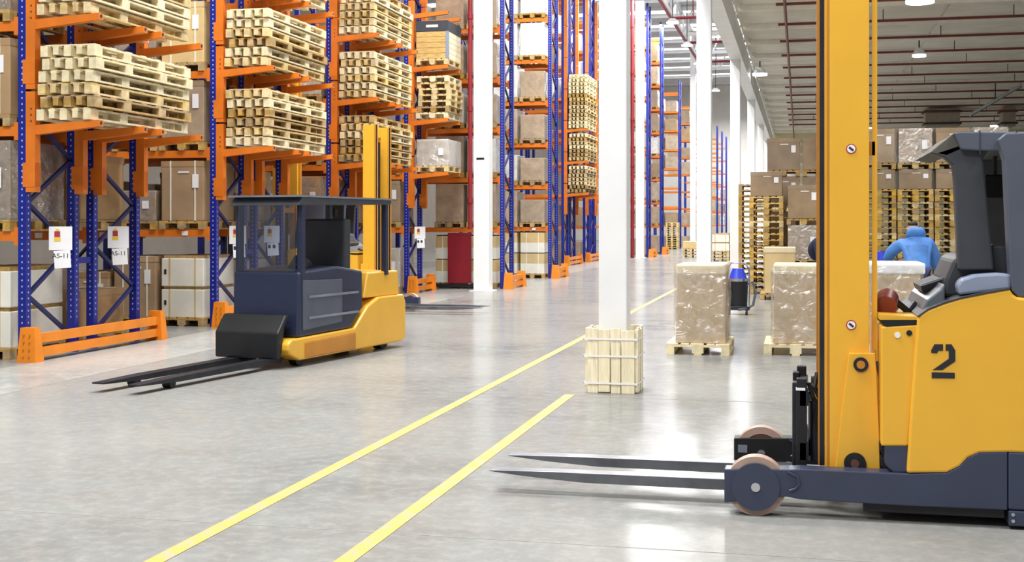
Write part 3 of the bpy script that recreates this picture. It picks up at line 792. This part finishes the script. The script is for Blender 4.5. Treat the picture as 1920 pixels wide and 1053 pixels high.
# pallets left of that stack, farther back
for i in range(19):
    pallet((onY(1388, 35.0) + .35, 35.6, i * .147), 0, f'{ORD[i]} pallet in the rear stack beside the third column', 'rear pallet stack', mat='wood_old', parts=False)

def goods_box(px0, px1, Y, ztop, label, plabel, lid='cream_lid', d=1.0, pw=None, seed=1):
    x0, x1 = onY(px0, Y), onY(px1, Y); xc = (x0 + x1) / 2; w = (x1 - x0)
    if pw: pallet((pw, Y + .6, 0), 0, plabel, 'pallets under the wrapped boxes', mat='wood_pale')
    r = empty('wrapped_box', (xc, Y + .08 + d / 2, EH))
    h = ztop - EH; W = w / 2; D = d / 2
    b = MB().prism([(-W - .02, 0), (W + .02, 0), (W, h * .5), (W - .005, h - .1), (-W + .005, h - .1), (-W, h * .5)], -D, D)
    b.build('box_body', 'card_box', r, bevel=.012)
    MB().box(-W - .012, W + .012, -D - .012, D + .012, h - .13, h).build('lid', 'cream_lid', r, bevel=.02)
    MB().box(-W + .04, W - .04, -D + .03, D - .03, -.0, .012).build('base_sheet', 'charcoal', r)
    wrinkled_shell(-W - .026, W + .026, -D - .02, D + .02, .01, h - .02, .022, seed, 14, 18).build('stretch_wrap', 'wrap', r, smooth=True)
    return tag(r, label, 'box', 'wrapped boxes on the floor')
goods_box(1268, 1356, 16.0, 1.16, 'brown box in clear wrap with cream lid, between the two nearest columns', 'pale wooden pallet under the wrapped box between the columns', pw=onY(1308, 16.0), seed=3)
goods_box(1451, 1541, 16.2, 1.16, 'brown box in clear wrap just left of the yellow mast', 'pale wooden pallet under the wrapped box left of the mast', pw=onY(1492, 16.2), seed=5)
b3 = goods_box(1630, 1728, 16.4, 1.17, 'torn wrapped box with white paper top, behind the yellow truck', 'pallet of the torn wrapped box behind the yellow truck', pw=onY(1680, 16.4), seed=9)
MB().box(-.37, .37, -.52, .5, .90, 1.04).build('white_paper_top', 'white_panel', b3, bevel=.02)
for i in range(6): MB().bar((.05 + .05 * i, -.535, .3 + .1 * (i % 4)), (.16 + .04 * i, -.535, .5 + .12 * (i % 3)), .03, .012).build('torn_strip', 'white_panel', b3)
x4 = onY(1455, 28.0)
pallet((x4 + .05, 28.6, 0), 0, 'pallet under the plain tan carton before the stacks', 'pallets under cartons in the low hall', mat='wood_old')
r = empty('carton', (x4 + .08, 28.55, EH))
MB().box(-.33, .33, -.5, .5, 0, .9).build('box_body', 'card_light', r, bevel=.01); MB().box(-.345, .345, -.515, .515, .9, 1.02).build('lid', 'cream_lid', r, bevel=.012)
tag(r, 'plain tan carton with a lid standing before the pallet stacks', 'box')
# far goods along the main aisle
for i, (px, Y) in enumerate(((1297, 64.0), (1352, 58.0), (1366, 62.0))):
    x = onY(px, Y)
    for k in range(3):
        pallet((x, Y, k * .15), 0, f'{ORD[k]} far pallet ' + ['left of the second column', 'between the second and third columns', 'left edge of the third column'][i], 'far pallets on the aisle floor', parts=False)
    load('white' if i else 'light', (x, Y, .45), .8, 1.1, .35 if i == 0 else .8, ['far tan carton low on the aisle floor', 'far white cartons between second and third columns', 'far white cartons at the left edge of the third column'][i], fine=False)

# boarded foot of the nearest column
cg = empty('column_guard', (-1.83, 12.45, 0))
H0 = .645
for face in range(4):
    xs = [(-.235, -.13), (-.125, -.01), (.0, .095), (.105, .235)]
    for i, (a, b) in enumerate(xs):
        h = H0 - (.0, .012, .0, .02)[(i + face) % 4]; z0 = (.0, .012, .0, .0)[(i + face) % 4]
        th = .026 + .006 * ((i + face) % 2)
        c = MB().box(a, b, -.235 - th, -.235, z0, h)
        c.build('board', 'board', cg, rot=(0, 0, face * math.pi / 2), bevel=.003)
for z in (.09, .36, .53):
    s = .274
    b = MB()
    for q in ((-s, s, -s, -s + .004), (-s, s, s - .004, s), (-s, -s + .004, -s, s), (s - .004, s, -s, s)): b.box(*q, z, z + .018)
    b.build('strap', 'white_panel', cg)
tag(cg, 'pale wooden boards strapped round the foot of the nearest column', 'column guard')

# industrial vacuum
vx = onY(1383, 23.3); v = empty('industrial_vacuum', (vx, 23.4, 0))
MB().cyl((0, 0, .16), (0, 0, .62), .17, 20, .19).build('tank', 'black', v, smooth=True)
MB().cyl((0, 0, .62), (0, 0, .67), .2, 20).build('clamp_ring', 'chrome', v, smooth=True)
MB().cyl((0, -.02, .67), (0, -.02, .86), .17, 20, .10).build('motor_head', 'bluebag', v, smooth=True)
MB().tube([(-.2, .1, .08), (-.21, .1, .5), (-.2, .08, .85), (-.12, .06, .96), (.12, .06, .96), (.2, .08, .85), (.21, .1, .5), (.2, .1, .08)], .016).build('handle_frame', 'chrome', v, smooth=True)
MB().tube([(-.19, -.12, .2), (-.2, -.16, .6), (-.17, -.1, .84)], .022).build('side_tube', 'chrome', v, smooth=True)
MB().tube([(.15, -.05, .55), (.27, -.08, .62), (.33, -.06, .42), (.28, -.1, .18), (.16, -.16, .12), (.02, -.22, .10)], .024).build('hose', 'glass_grey', v, smooth=True)
for sx, sy in ((-1, -1), (1, -1), (-1, 1), (1, 1)): MB().cyl((sx * .16 - .015, sy * .14, .05), (sx * .16 + .015, sy * .14, .05), .05, 12).build('castor', 'black', v, smooth=True)
MB().box(-.22, .22, -.18, .18, .09, .16).build('trolley', 'dark_steel', v, bevel=.01)
tag(v, 'black industrial vacuum with blue head and chrome frame beside the wrapped box', 'vacuum cleaner')

# ------------------------------------------------------------------ reach trucks
def reach_truck(loc, rz, label, big=True):
    """built around the truck's own origin; forks point to -x, operator sits at +x"""
    T = empty('reach_truck', loc, rz)
    YO = 7.85                                        # drafting offset: near side lies at y = -0.6
    def pr(pts, Y): return [at(px, py, Y) for px, py in pts]
    # outrigger legs, wheels
    leg = pr([(1358, 879), (1480, 880), (1500, 879), (1700, 888), (1776, 886), (1800, 873), (1815, 857), (1836, 848), (1889, 847), (1889, 956), (1700, 948), (1500, 936), (1475, 931), (1358, 942)], 7.25)
    for s in (-1, 1):
        y0, y1 = (-.60, -.47) if s < 0 else (.47, .60)
        l = MB().prism(leg, y0, y1).build('support_leg', 'navy' if s < 0 else 'black', T, bevel=.006)
        wc = at(1417, 905, 7.25); wc = (wc[0], .17)
        ym = (y0 + y1) / 2
        w = MB().ring(wc, .170, .125, ym - .05, ym + .05, 48).build('load_wheel', 'tire', T, smooth=True)
        MB().ring(wc, .127, .085, ym - .046, ym + .046, 36).build('wheel_band', 'brown', w, smooth=True)
        MB().cyl((wc[0], ym - .05, wc[1]), (wc[0], ym + .05, wc[1]), .09, 24).build('wheel_hub', 'hub', w, smooth=True)
        if s < 0: MB().cyl((wc[0], y0 - .012, wc[1]), (wc[0], y0 + .02, wc[1]), .136, 40).build('wheel_cover', 'navy', l, smooth=True)
        MB().cyl((wc[0], y1 - .02, wc[1]), (wc[0], y1 + .012, wc[1]), .10 if s < 0 else .136, 40).build('wheel_cover', 'navy', l, smooth=True)
        MB().cyl((wc[0], y0 - .02, wc[1]), (wc[0], y0 - .011, wc[1]), .026, 16).build('axle_bolt', 'chrome', l, smooth=True)
        MB().tube([(wc[0] + .18, y0 - .006, .265), (wc[0] + .235, y0 - .008, .24), (wc[0] + .245, y0 - .008, .2), (wc[0] + .22, y0 - .008, .17), (wc[0] + .19, y0 - .006, .16)], .008, 6).build('lifting_eye', 'navy', l, smooth=True)
        MB().box(.35, 1.1, y0 + .03, y1 - .02, .055, .10).build('under_leg_shade', 'black', l)  # black box put in as the shade beneath the chassis
        if s > 0: MB().box(-.40, -.34, y0 - .004, y0, .17, .22).build('data_plate', 'hub', l)
    MB().box(.42, 1.7, -.47, .47, .07, .20).build('chassis_floor', 'black', T)
    # rear skirt with bumper
    MB().prism([(at(1889, 847, 7.25)[0] + .004, .11), (1.78, .11), (1.84, .2), (1.84, .42), (at(1889, 847, 7.25)[0] + .004, at(1889, 847, 7.25)[1])], -.602, .602).build('rear_skirt', 'navy', T, bevel=.01)
    bp = MB().box(1.118, 1.8, -.605, .605, .02, .105).build('bumper', 'navy', T, bevel=.008)
    for z in (.05, .085): MB().cyl((1.14, -.612, z), (1.14, -.604, z), .010, 10).build('bumper_bolt', 'chrome', bp, smooth=True)
    MB().cyl((1.5, -.1, .125), (1.5, .1, .125), .125, 24).build('drive_wheel', 'black', T, smooth=True)
    # body
    body = pr([(1720, 600), (1724, 590), (1740, 580), (1770, 568), (1800, 559), (1850, 549), (1894, 541), (1899, 552), (1908, 557)], 7.25) + [(1.84, 1.20), (1.84, .425)] \
        + pr([(1889, 848), (1836, 849), (1815, 858), (1800, 874), (1776, 886), (1700, 887), (1708, 760)], 7.25)
    bd = MB().prism(body, -.60, .60).build('body', 'yellow', T, bevel=.014)
    MB().prism(pr([(1720, 592), (1740, 578), (1770, 566), (1800, 557), (1850, 547), (1894, 539), (1894, 541.5), (1850, 549.5), (1800, 559.5), (1770, 568.5), (1740, 580.5), (1722, 594)], 7.25), -.604, .604).build('edge_trim', 'charcoal', bd)
    if big:
        S = MB()
        for poly in ([(1746, 661), (1746, 656), (1752, 645), (1768, 645), (1768, 657), (1759, 657), (1757, 662)],
                     [(1773, 645), (1784, 645), (1791, 656), (1791, 677), (1767, 693), (1749, 693), (1779, 672), (1779, 657), (1773, 657)],
                     [(1747, 697.5), (1790, 698.5), (1790, 709), (1747, 708.5)]):
            S.prism(pr(poly, 7.25), -.6035, -.598)
        S.build('stencil_numeral', 'ink', bd)
    # battery box in front of the operator
    bx_ = MB().prism(pr([(1652, 612), (1723, 608), (1703, 836), (1652, 836)], 7.27), -.575, .575).build('battery_cover', 'yellow', T, bevel=.01)
    MB().prism(pr([(1660, 836), (1703, 836), (1703, 886), (1675, 886), (1660, 872)], 7.27), -.57, .57).build('battery_foot', 'navy', T, bevel=.006)
    MB().prism(pr([(1650, 600), (1662, 612), (1722, 608), (1722, 600)], 7.27), -.575, .575).build('battery_rim', 'black', bx_)
    MB().prism(pr([(1650, 590), (1650, 600), (1722, 602), (1722, 594)], 7.27), -.56, .56).build('battery_lid', 'yellow', bx_)
    c = at(1683, 628, 7.27); MB().cyl((c[0], -.581, c[1]), (c[0], -.574, c[1]), .016, 14).build('round_sticker', 'white_panel', bx_)
    c = at(1705, 624, 7.27); MB().cyl((c[0], -.581, c[1]), (c[0], -.574, c[1]), .016, 14).build('cover_hole', 'black', bx_)
    c = at(1665, 566, 7.6); k = MB().cyl((c[0] - .02, -.33, c[1] - .02), (c[0] + .0, -.22, c[1] + .02), .065, 20).build('cable_plug', 'maroon', T, smooth=True)
    MB().ring(c, .075, .055, -.22, -.2, 24).build('plug_collar', 'white_panel', k, smooth=True)
    MB().tube([(c[0] + .05, -.25, c[1]), (c[0] + .12, -.2, c[1] - .06), (c[0] + .16, -.1, c[1] - .02), (c[0] + .2, 0, c[1] - .08)], .02).build('battery_cable', 'black', T, smooth=True)
    # mast
    zt = 3.55
    for s in (-1, 1):
        ya, yb = (-.42, -.35) if s < 0 else (.35, .42)
        m = MB().box(.166, .390, ya, yb, .26, zt).build('mast_upright', 'yellow', T, bevel=.004)
        MB().box(.152, .164, ya + .0, yb, .26, zt).build('mast_flange', 'amber', m)
        MB().box(.140, .152, ya + .01, yb, .26, zt).build('inner_rail', 'yellow', m)
        MB().box(.112, .138, ya + .02, yb, .27, zt).build('guide_rail', 'dark_steel', m)
        MB().box(.103, .112, ya + .03, yb, .27, zt).build('inner_mast', 'amber', m)
        yo = ya - .03 if s < 0 else yb
        gp = MB().prism(pr([(1592, 662), (1641, 662), (1648, 800), (1650, 885), (1566, 885), (1577, 780)], 7.4), yo, yo + .03).build('mast_bracket', 'yellow', T, bevel=.004)
        if s < 0:
            c = at(1614, 683, 7.4)
            MB().ring(c, .042, .024, yo - .01, yo, 24).build('bracket_washer', 'dark_steel', gp); MB().cyl((c[0], yo - .014, c[1]), (c[0], yo, c[1]), .024, 16).build('bracket_bolt', 'amber', gp)
            c = at(1603, 868, 7.4)
            MB().cyl((c[0], yo - .012, c[1]), (c[0], yo, c[1]), .062, 28).build('mast_roller', 'black', gp, smooth=True); MB().cyl((c[0], yo - .016, c[1]), (c[0], yo, c[1]), .024, 16).build('roller_pin', 'brown', gp, smooth=True)
            for py in (279, 609):
                c = at(1596, py, 7.43)
                st = MB().cyl((c[0], ya - .003, c[1]), (c[0], ya, c[1]), .029, 24).build('warning_sticker', 'redink', m)
                MB().cyl((c[0], ya - .0045, c[1]), (c[0], ya - .002, c[1]), .023, 24).build('sticker_face', 'white_panel', m)
                MB().bar((c[0] - .012, ya - .005, c[1] + .01), (c[0] + .012, ya - .005, c[1] - .01), .003, .012).build('sticker_symbol', 'ink', m)
        if s < 0: MB().box(.408, .437, -.37, -.34, .95, zt).build('hose_guard', 'yellow', T)
    MB().box(.30, .34, -.35, .35, .30, .50).build('mast_crossbar', 'yellow', T); MB().box(.30, .34, -.35, .35, zt - .2, zt).build('mast_crossbar', 'yellow', T)
    MB().box(.36, .425, -.37, -.34, 2.08, 2.16).build('hose_bracket', 'amber', T)
    for y in (-.12, .12): MB().cyl((.27, y, .3), (.27, y, zt - .3), .035, 14).build('lift_cylinder', 'dark_steel', T, smooth=True)
    MB().tube([(.44, -.33, .88), (.47, -.32, .7), (.45, -.3, .55), (.48, -.3, .35)], .012).build('hydraulic_hose', 'glass_grey', T, smooth=True)
    # fork carriage and forks
    for z in (.34, .66): MB().box(.0, .05, -.36, .36, z - .05, z + .05).build('carriage_bar', 'black', T)
    MB().box(-.02, .04, -.36, -.30, .24, .77).build('carriage_side', 'black', T, bevel=.006); MB().box(-.02, .04, .30, .36, .24, .77).build('carriage_side', 'black', T, bevel=.006)
    MB().box(-.024, .03, -.363, -.33, .70, .715).build('carriage_mark', 'white_panel', T)
    for y in (-.2, .2):
        cy = MB().cyl((.085, y, .26), (.085, y, .62), .035, 14).build('tilt_cylinder', 'navy', T, smooth=True)
        MB().cyl((.085, y, .62), (.085, y, .72), .018, 10).build('cylinder_rod', 'chrome', cy, smooth=True)
    MB().tube([(.05, -.31, .74), (.075, -.33, .66), (.1, -.3, .62), (.085, -.28, .5)], .012).build('hydraulic_hose', 'black', T, smooth=True)
    MB().tube([(.1, -.3, .8), (.085, -.33, .72), (.11, -.31, .66)], .014).build('hydraulic_hose', 'black', T, smooth=True)
    for y in (-.27, .25):
        f = MB()
        f.prism([(-.02, .082), (-1.30, .086), (-1.65, .108), (-1.90, .132), (-1.90, .139), (-1.5, .146), (-.02, .150)], y - .055, y + .055)
        f.build('fork', 'steel', T, bevel=.003)
        MB().box(-.045, -.005, y - .05, y + .05, .10, .74).build('fork_shank', 'dark_steel', T, bevel=.004)
    # operator compartment
    seat = MB().prism(pr([(1766, 556), (1770, 520), (1785, 485), (1798, 477), (1846, 478), (1851, 458), (1878, 458), (1888, 470), (1892, 548)], 7.55), -.38, .30).build('seat', 'charcoal', T, bevel=.02)
    MB().prism(pr([(1796, 552), (1792, 534), (1800, 522), (1825, 514), (1868, 511), (1893, 513), (1893, 541)], 7.35), -.56, -.42).build('armrest', 'greyblue', T, bevel=.015)
    MB().prism(pr([(1722, 588), (1735, 560), (1760, 540), (1768, 530), (1768, 566)], 7.45), -.50, .5).build('console', 'glass_grey', T, bevel=.01)
    MB().bar((at(1728, 534, 7.6)[0], -.25, at(1728, 534, 7.6)[1]), (at(1790, 514, 7.6)[0], -.25, at(1790, 514, 7.6)[1]), .03, .012).build('console_lever', 'hub', T)
    MB().prism(pr([(1726, 536), (1768, 521), (1768, 545), (1730, 548)], 7.65), -.2, .3).build('console_display', 'black', T)
    # overhead guard
    rf = MB().prism(pr([(1786, 250), (1800, 248), (1925, 248)], 7.40) + [(1.80, 2.20), (1.80, 2.10)] + pr([(1925, 285), (1830, 283), (1800, 281)], 7.40), -.50, .50).build('guard_roof', 'slate', T, bevel=.008)
    MB().prism(pr([(1743, 286), (1786, 251), (1802, 280), (1775, 292)], 7.40), -.46, .46).build('roof_visor', 'card_grey' if not big else 'visor', T, bevel=.004)
    for px in (1836, 1904):
        c = at(px, 265, 7.38); MB().box(c[0] - .003, c[0] + .003, -.503, .503, c[1] - .07, c[1] + .06).build('roof_seam', 'charcoal', rf)
    for s in (-1, 1):
        ya, yb = (-.46, -.36) if s < 0 else (.36, .46)
        if s < 0: MB().prism(pr([(1745, 288), (1800, 270), (1858, 276), (1842, 298), (1846, 340), (1862, 505), (1796, 505), (1788, 330), (1785, 310), (1770, 296)], 7.42), ya, yb).build('front_pillar', 'charcoal', T, bevel=.01)
        ya, yb = (-.58, -.46) if s < 0 else (.46, .58)
        MB().prism(pr([(1870, 262), (1885, 250)], 7.30) + [(1.60, 2.195), (1.72, 1.24)] + pr([(1908, 556), (1896, 545), (1892, 500), (1882, 300)], 7.30), ya, yb).build('rear_pillar', 'slate', T, bevel=.008)
    c = at(1865, 350, 7.9); MB().box(c[0] - .07, c[0] + .05, -.05, .1, c[1] - .07, c[1] + .07).build('radio', 'black', T, bevel=.01)
    MB().cyl((c[0], .03, c[1] + .07), (c[0], .03, 2.12), .012, 8).build('radio_bracket', 'black', T)
    return tag(T, label, 'forklift')
M['visor'] = material('roof_visor_plastic', '56534b', 0.7, var=0.05)
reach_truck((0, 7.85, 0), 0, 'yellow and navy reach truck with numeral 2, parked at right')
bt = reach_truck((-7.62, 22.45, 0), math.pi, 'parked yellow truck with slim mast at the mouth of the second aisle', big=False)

# tall yellow truck deeper in the aisle
C = empty('stacker_truck', (-9.85, 22.75, 0))
for y in (-.45, .38):
    m = MB().box(-.06, .10, y - .12, y + .12, .12, 4.6).build('mast_upright', 'yellow', C, bevel=.006)
    MB().box(.10, .12, y - .05, y + .05, .14, 4.55).build('mast_rail', 'amber', m)
for z in (.3, 1.9, 2.95, 4.45): MB().box(-.03, .05, -.34, .27, z, z + .1).build('mast_crossbar', 'amber', C)
for z in (3.0,):
    for y in (-.1, .1): MB().cyl((.05, y, z + .05), (.056, y, z + .05), .04, 12).build('crossbar_hole', 'ink', C)
MB().box(-1.1, -.1, -.55, .5, .08, 1.0).build('truck_body', 'navy', C, bevel=.03)
MB().box(-1.05, -.15, -.5, .45, 1.95, 2.05).build('cab_roof', 'charcoal', C, bevel=.02)
for x in (-1.0, -.2):
    for y in (-.46, .41): MB().box(x - .03, x + .03, y - .03, y + .03, 1.0, 1.95).build('cab_post', 'charcoal', C)
for y in (-.45, .40): MB().cyl((-.1, y - .06, .11), (-.1, y + .06, .11), .11, 20).build('wheel', 'black', C, smooth=True)
MB().cyl((-.95, -.08, .11), (-.95, .08, .11), .11, 20).build('wheel', 'black', C, smooth=True)
tag(C, 'tall yellow stacker mast standing deep in the second aisle', 'forklift')

# truck travelling down the main aisle towards the camera
def picker():
    T = empty('order_picker_truck', (-6.02, 14.75, 0), math.radians(-9))
    # local: -y is forward (forks), +y rear; x = +0.5 is the side facing the main aisle
    for x in (-.22, .22):
        MB().poly(*(lambda: ([(x - .07, -3.75, .085), (x + .07, -3.75, .085), (x + .07, -3.75, .10), (x - .07, -3.75, .10), (x - .075, -3.1, .06), (x + .075, -3.1, .06), (x + .075, -3.1, .115), (x - .075, -3.1, .115),
                             (x - .075, -1.2, .06), (x + .075, -1.2, .06), (x + .075, -1.2, .125), (x - .075, -1.2, .125)],
                            [(0, 1, 2, 3)[::-1], (0, 1, 5, 4), (1, 2, 6, 5), (2, 3, 7, 6), (3, 0, 4, 7), (4, 5, 9, 8), (5, 6, 10, 9), (6, 7, 11, 10), (7, 4, 8, 11), (8, 9, 10, 11)]))()).build('fork', 'dark_steel', T)
        MB().cyl((x - .05, -3.2, .05), (x + .05, -3.2, .05), .05, 14).build('fork_roller', 'black', T, smooth=True)
    # low yellow chassis rising at the rear; profile in (y, z)
    def side(prof, x0, x1, name, mat, parent=T, bevel=.01):
        b = MB(); n = len(prof)
        vs = [(x0, y, z) for y, z in prof] + [(x1, y, z) for y, z in prof]
        b.poly(vs, [tuple(range(n)), tuple(range(2 * n - 1, n - 1, -1))] + [(i, i + n, (i + 1) % n + n, (i + 1) % n) for i in range(n)])
        return b.build(name, mat, parent, bevel=bevel)
    side([(-1.30, .16), (-1.36, .22), (-1.36, .29), (-1.28, .34), (.2, .36), (.55, .62), (.85, .72), (1.55, .72), (1.62, .62), (1.62, .12), (1.5, .08), (-1.1, .08)], -.48, .48, 'chassis', 'yellow', bevel=.02)
    side([(-1.45, .12), (-1.38, .12), (-1.30, .5), (-1.2, .62), (-1.28, .62), (-1.45, .42)], -.47, .40, 'front_bumper', 'black', bevel=.02)
    side([(-1.0, .1), (.2, .1), (.2, .30), (-1.0, .28)], .48, .492, 'side_panel', 'amber')
    side([(-1.12, .345), (.12, .365), (.44, .60), (.44, 1.08), (-.2, 1.16), (-1.08, 1.12)], -.46, .46, 'operator_cabin', 'deepnavy', bevel=.03)
    side([(-1.02, .42), (-.1, .46), (-.1, 1.0), (-1.02, 1.02)], .461, .472, 'cabin_door', 'slate')
    side([(.5, .72), (1.5, .72), (1.46, 1.05), (.62, 1.05)], -.44, .44, 'battery_cover', 'yellow', bevel=.02)
    for z in (.55, .8): MB().box(.475, .482, -.9, .3, z, z + .03).build('reflective_strip', 'hub', T)
    side([(-1.15, 1.9), (-1.05, 2.0), (1.2, 2.02), (1.2, 1.94)], -.48, .48, 'overhead_guard', 'charcoal', bevel=.015)
    MB().box(-.49, .49, -1.16, 1.22, 2.0, 2.022).build('guard_rim', 'hub', T)
    for y in (-1.0, 1.1):
        for x in (-.43, .43): MB().box(x - .035, x + .035, y - .035, y + .035, 1.0, 1.95).build('guard_post', 'deepnavy', T)
    MB().box(-.40, .40, -1.08, -1.06, 1.12, 1.9).build('mesh_screen', 'pane', T)
    MB().box(-.3, .3, .25, .42, 1.08, 1.75).build('backrest', 'charcoal', T, bevel=.03)
    MB().cyl((.1, -.55, 1.1), (.12, -.45, 1.22), .13, 20).build('steering_wheel', 'black', T, smooth=True)
    for x in (-.34, .34): MB().cyl((x - .05, -.95, .12), (x + .05, -.95, .12), .12, 24).build('load_wheel', 'black', T, smooth=True)
    for x in (-.3, .3): MB().cyl((x - .06, 1.2, .14), (x + .06, 1.2, .14), .14, 24).build('drive_wheel', 'black', T, smooth=True)
    return tag(T, 'navy and yellow truck driving down the main aisle, forks towards the viewer', 'forklift')
def pane_material():
    m = bpy.data.materials.new('clear_cab_pane'); m.use_nodes = True
    nt = m.node_tree; N = nt.nodes; L = nt.links
    tr = N.new('ShaderNodeBsdfTransparent'); tr.inputs[0].default_value = (.62, .66, .74, 1)
    gl = N.new('ShaderNodeBsdfGlossy'); gl.inputs['Roughness'].default_value = .08
    mx = N.new('ShaderNodeMixShader'); mx.inputs[0].default_value = .12
    L.new(tr.outputs[0], mx.inputs[1]); L.new(gl.outputs[0], mx.inputs[2]); L.new(mx.outputs[0], N['Material Output'].inputs['Surface'])
    return m
M['pane'] = pane_material()
picker()

# ------------------------------------------------------------------ people
def skin(name, pts, edges, radii, mat, parent, root=0, sub=2):
    me = bpy.data.meshes.new(name); me.from_pydata(pts, edges, []); me.update()
    o = link(name, me, parent)
    me.materials.append(M[mat])
    md = o.modifiers.new('skin', 'SKIN'); md.use_smooth_shade = True; md.branch_smoothing = 0.4
    for i, r in enumerate(radii):
        sv = me.skin_vertices[0].data[i]; sv.radius = r if isinstance(r, tuple) else (r, r); sv.use_root = (i == root)
    s = o.modifiers.new('sub', 'SUBSURF'); s.levels = sub; s.render_levels = sub
    return o
def person(loc, rz, label, jacket, trousers, lean=.18, reach=True):
    P = empty('person', loc, rz)
    f = lean                                        # forward is -y... the figure faces +y, away from the viewer
    hip, ch, nk, hd = (0, 0, .95), (0, f * .55, 1.28), (0, f * .95, 1.48), (0, f * 1.35, 1.60)
    la = [(-.21, f * .80, 1.38), (-.37, f + .08, 1.20), (-.40, f + .30, 1.06), (-.41, f + .38, 1.00)]
    ra = [(.21, f * .80, 1.38), (.34, f + .02, 1.12), (.38, f + .12, .92), (.39, f + .17, .84)]
    legs = lambda s: [(s * .10, 0, .88), (s * .13, .03, .48), (s * .14, -.02, .09), (s * .15, .12, .05)]
    pts = [hip, ch, nk, hd, (0, f * 1.5, 1.70)] + la + ra + legs(-1) + legs(1)
    ed = [(0, 1), (1, 2), (2, 3), (3, 4), (1, 5), (5, 6), (6, 7), (7, 8), (1, 9), (9, 10), (10, 11), (11, 12), (0, 13), (13, 14), (14, 15), (15, 16), (0, 17), (17, 18), (18, 19), (19, 20)]
    rad = [(.13, .10), (.14, .10), .055, .09, .08] + [.055, .045, .035, .035] * 2 + [.08, .06, .045, .04] * 2
    body = skin('body', pts, ed, rad, 'skin', P)
    for side, arm in ((-1, la), (1, ra)):           # fingers
        w = Vector(arm[3])
        for q in range(4):
            b = w + Vector((.022 * (q - 1.5), .03, -.02))
            skin('finger', [tuple(b), tuple(b + Vector((0, .035, -.03))), tuple(b + Vector((0, .04, -.07)))], [(0, 1), (1, 2)], [.010, .009, .008], 'skin', body, sub=1)
        b = w + Vector((-side * .035, .01, -.01)); skin('thumb', [tuple(b), tuple(b + Vector((-side * .025, .03, -.02))), tuple(b + Vector((-side * .02, .05, -.04)))], [(0, 1), (1, 2)], [.012, .010, .008], 'skin', body, sub=1)
    j = skin('jacket', [(0, -.02, .86), (0, f * .3, 1.08), (0, f * .6, 1.32), (0, f * .85, 1.45)] + la[:3] + ra[:3], [(0, 1), (1, 2), (2, 3), (2, 4), (4, 5), (5, 6), (2, 7), (7, 8), (8, 9)],
             [(.23, .16), (.25, .18), (.25, .18), (.13, .12)] + [.125, .105, .085] * 2, jacket, P, root=1)
    skin('hood', [(-.13, f * .8, 1.54), (0, f * .55, 1.50), (.13, f * .8, 1.54)], [(0, 1), (1, 2)], [.085, .12, .085], jacket, j, root=1)
    skin('trousers', [(0, 0, .93)] + [tuple(Vector(p)) for p in legs(-1)[:3]] + [tuple(Vector(p)) for p in legs(1)[:3]], [(0, 1), (1, 2), (2, 3), (0, 4), (4, 5), (5, 6)],
         [(.16, .12)] + [.11, .085, .075] * 2, trousers, P)
    for s in (-1, 1): skin('shoe', [(s * .14, -.05, .055), (s * .145, .07, .05), (s * .15, .17, .04)], [(0, 1), (1, 2)], [.055, .052, .042], 'black', P, sub=1)
    h = skin('hair', [(0, f * 1.2, 1.62), (0, f * 1.45, 1.715)], [(0, 1)], [.09, .088], 'hair', P)
    for s in (-1, 1):
        MB().cyl((s * .085, f * 1.35, 1.60), (s * .105, f * 1.35, 1.61), .03, 10, .02).build('ear', 'skin', body, smooth=True)
        MB().cyl((s * .035, f * 1.5 + .075, 1.615), (s * .035, f * 1.5 + .085, 1.615), .012, 10).build('eye', 'ink', body, smooth=True)
    MB().cyl((0, f * 1.4 + .08, 1.60), (0, f * 1.4 + .115, 1.575), .014, 8, .018).build('nose', 'skin', body, smooth=True)
    MB().box(-.028, .028, f * 1.4 + .075, f * 1.4 + .085, 1.535, 1.545).build('mouth', 'maroon', body)
    return tag(P, label, 'person')
person((onY(1722, 21.6), 21.6, 0), .12, 'person in blue hooded jacket bending away, seen behind the yellow truck', 'jacket', 'trousers', lean=.30)
person((onY(1552, 22.5), 22.5, 0), -.5, 'person in dark navy clothes mostly hidden behind the yellow mast', 'darkcloth', 'darkcloth', lean=.05)
# trolley the worker bends over
tx = onY(1676, 22.2); t = empty('cleaning_machine', (tx - .06, 22.55, 0))
MB().box(-.28, .25, -.25, .25, .12, .82).build('machine_body', 'charcoal', t, bevel=.05)
MB().cyl((-.12, -.12, .98), (-.12, -.12, 1.2), .14, 18, .11).build('blue_tank', 'bluebag', t, smooth=True)
MB().tube([(.05, -.2, .8), (.0, -.22, 1.0), (.12, -.22, 1.25), (.28, -.2, 1.34), (.4, -.16, 1.3)], .035).build('handle', 'hub', t, smooth=True)
MB().box(-.2, .0, -.2, -.02, .82, .98).build('tank_mount', 'dark_steel', t, bevel=.02)
for x in (-.18, .16):
    for y in (-.2, .2): MB().cyl((x, y - .02, .07), (x, y + .02, .07), .07, 16).build('wheel', 'black', t, smooth=True)
tag(t, 'dark machine with a bright blue tank in front of the bending worker', 'cleaning machine')
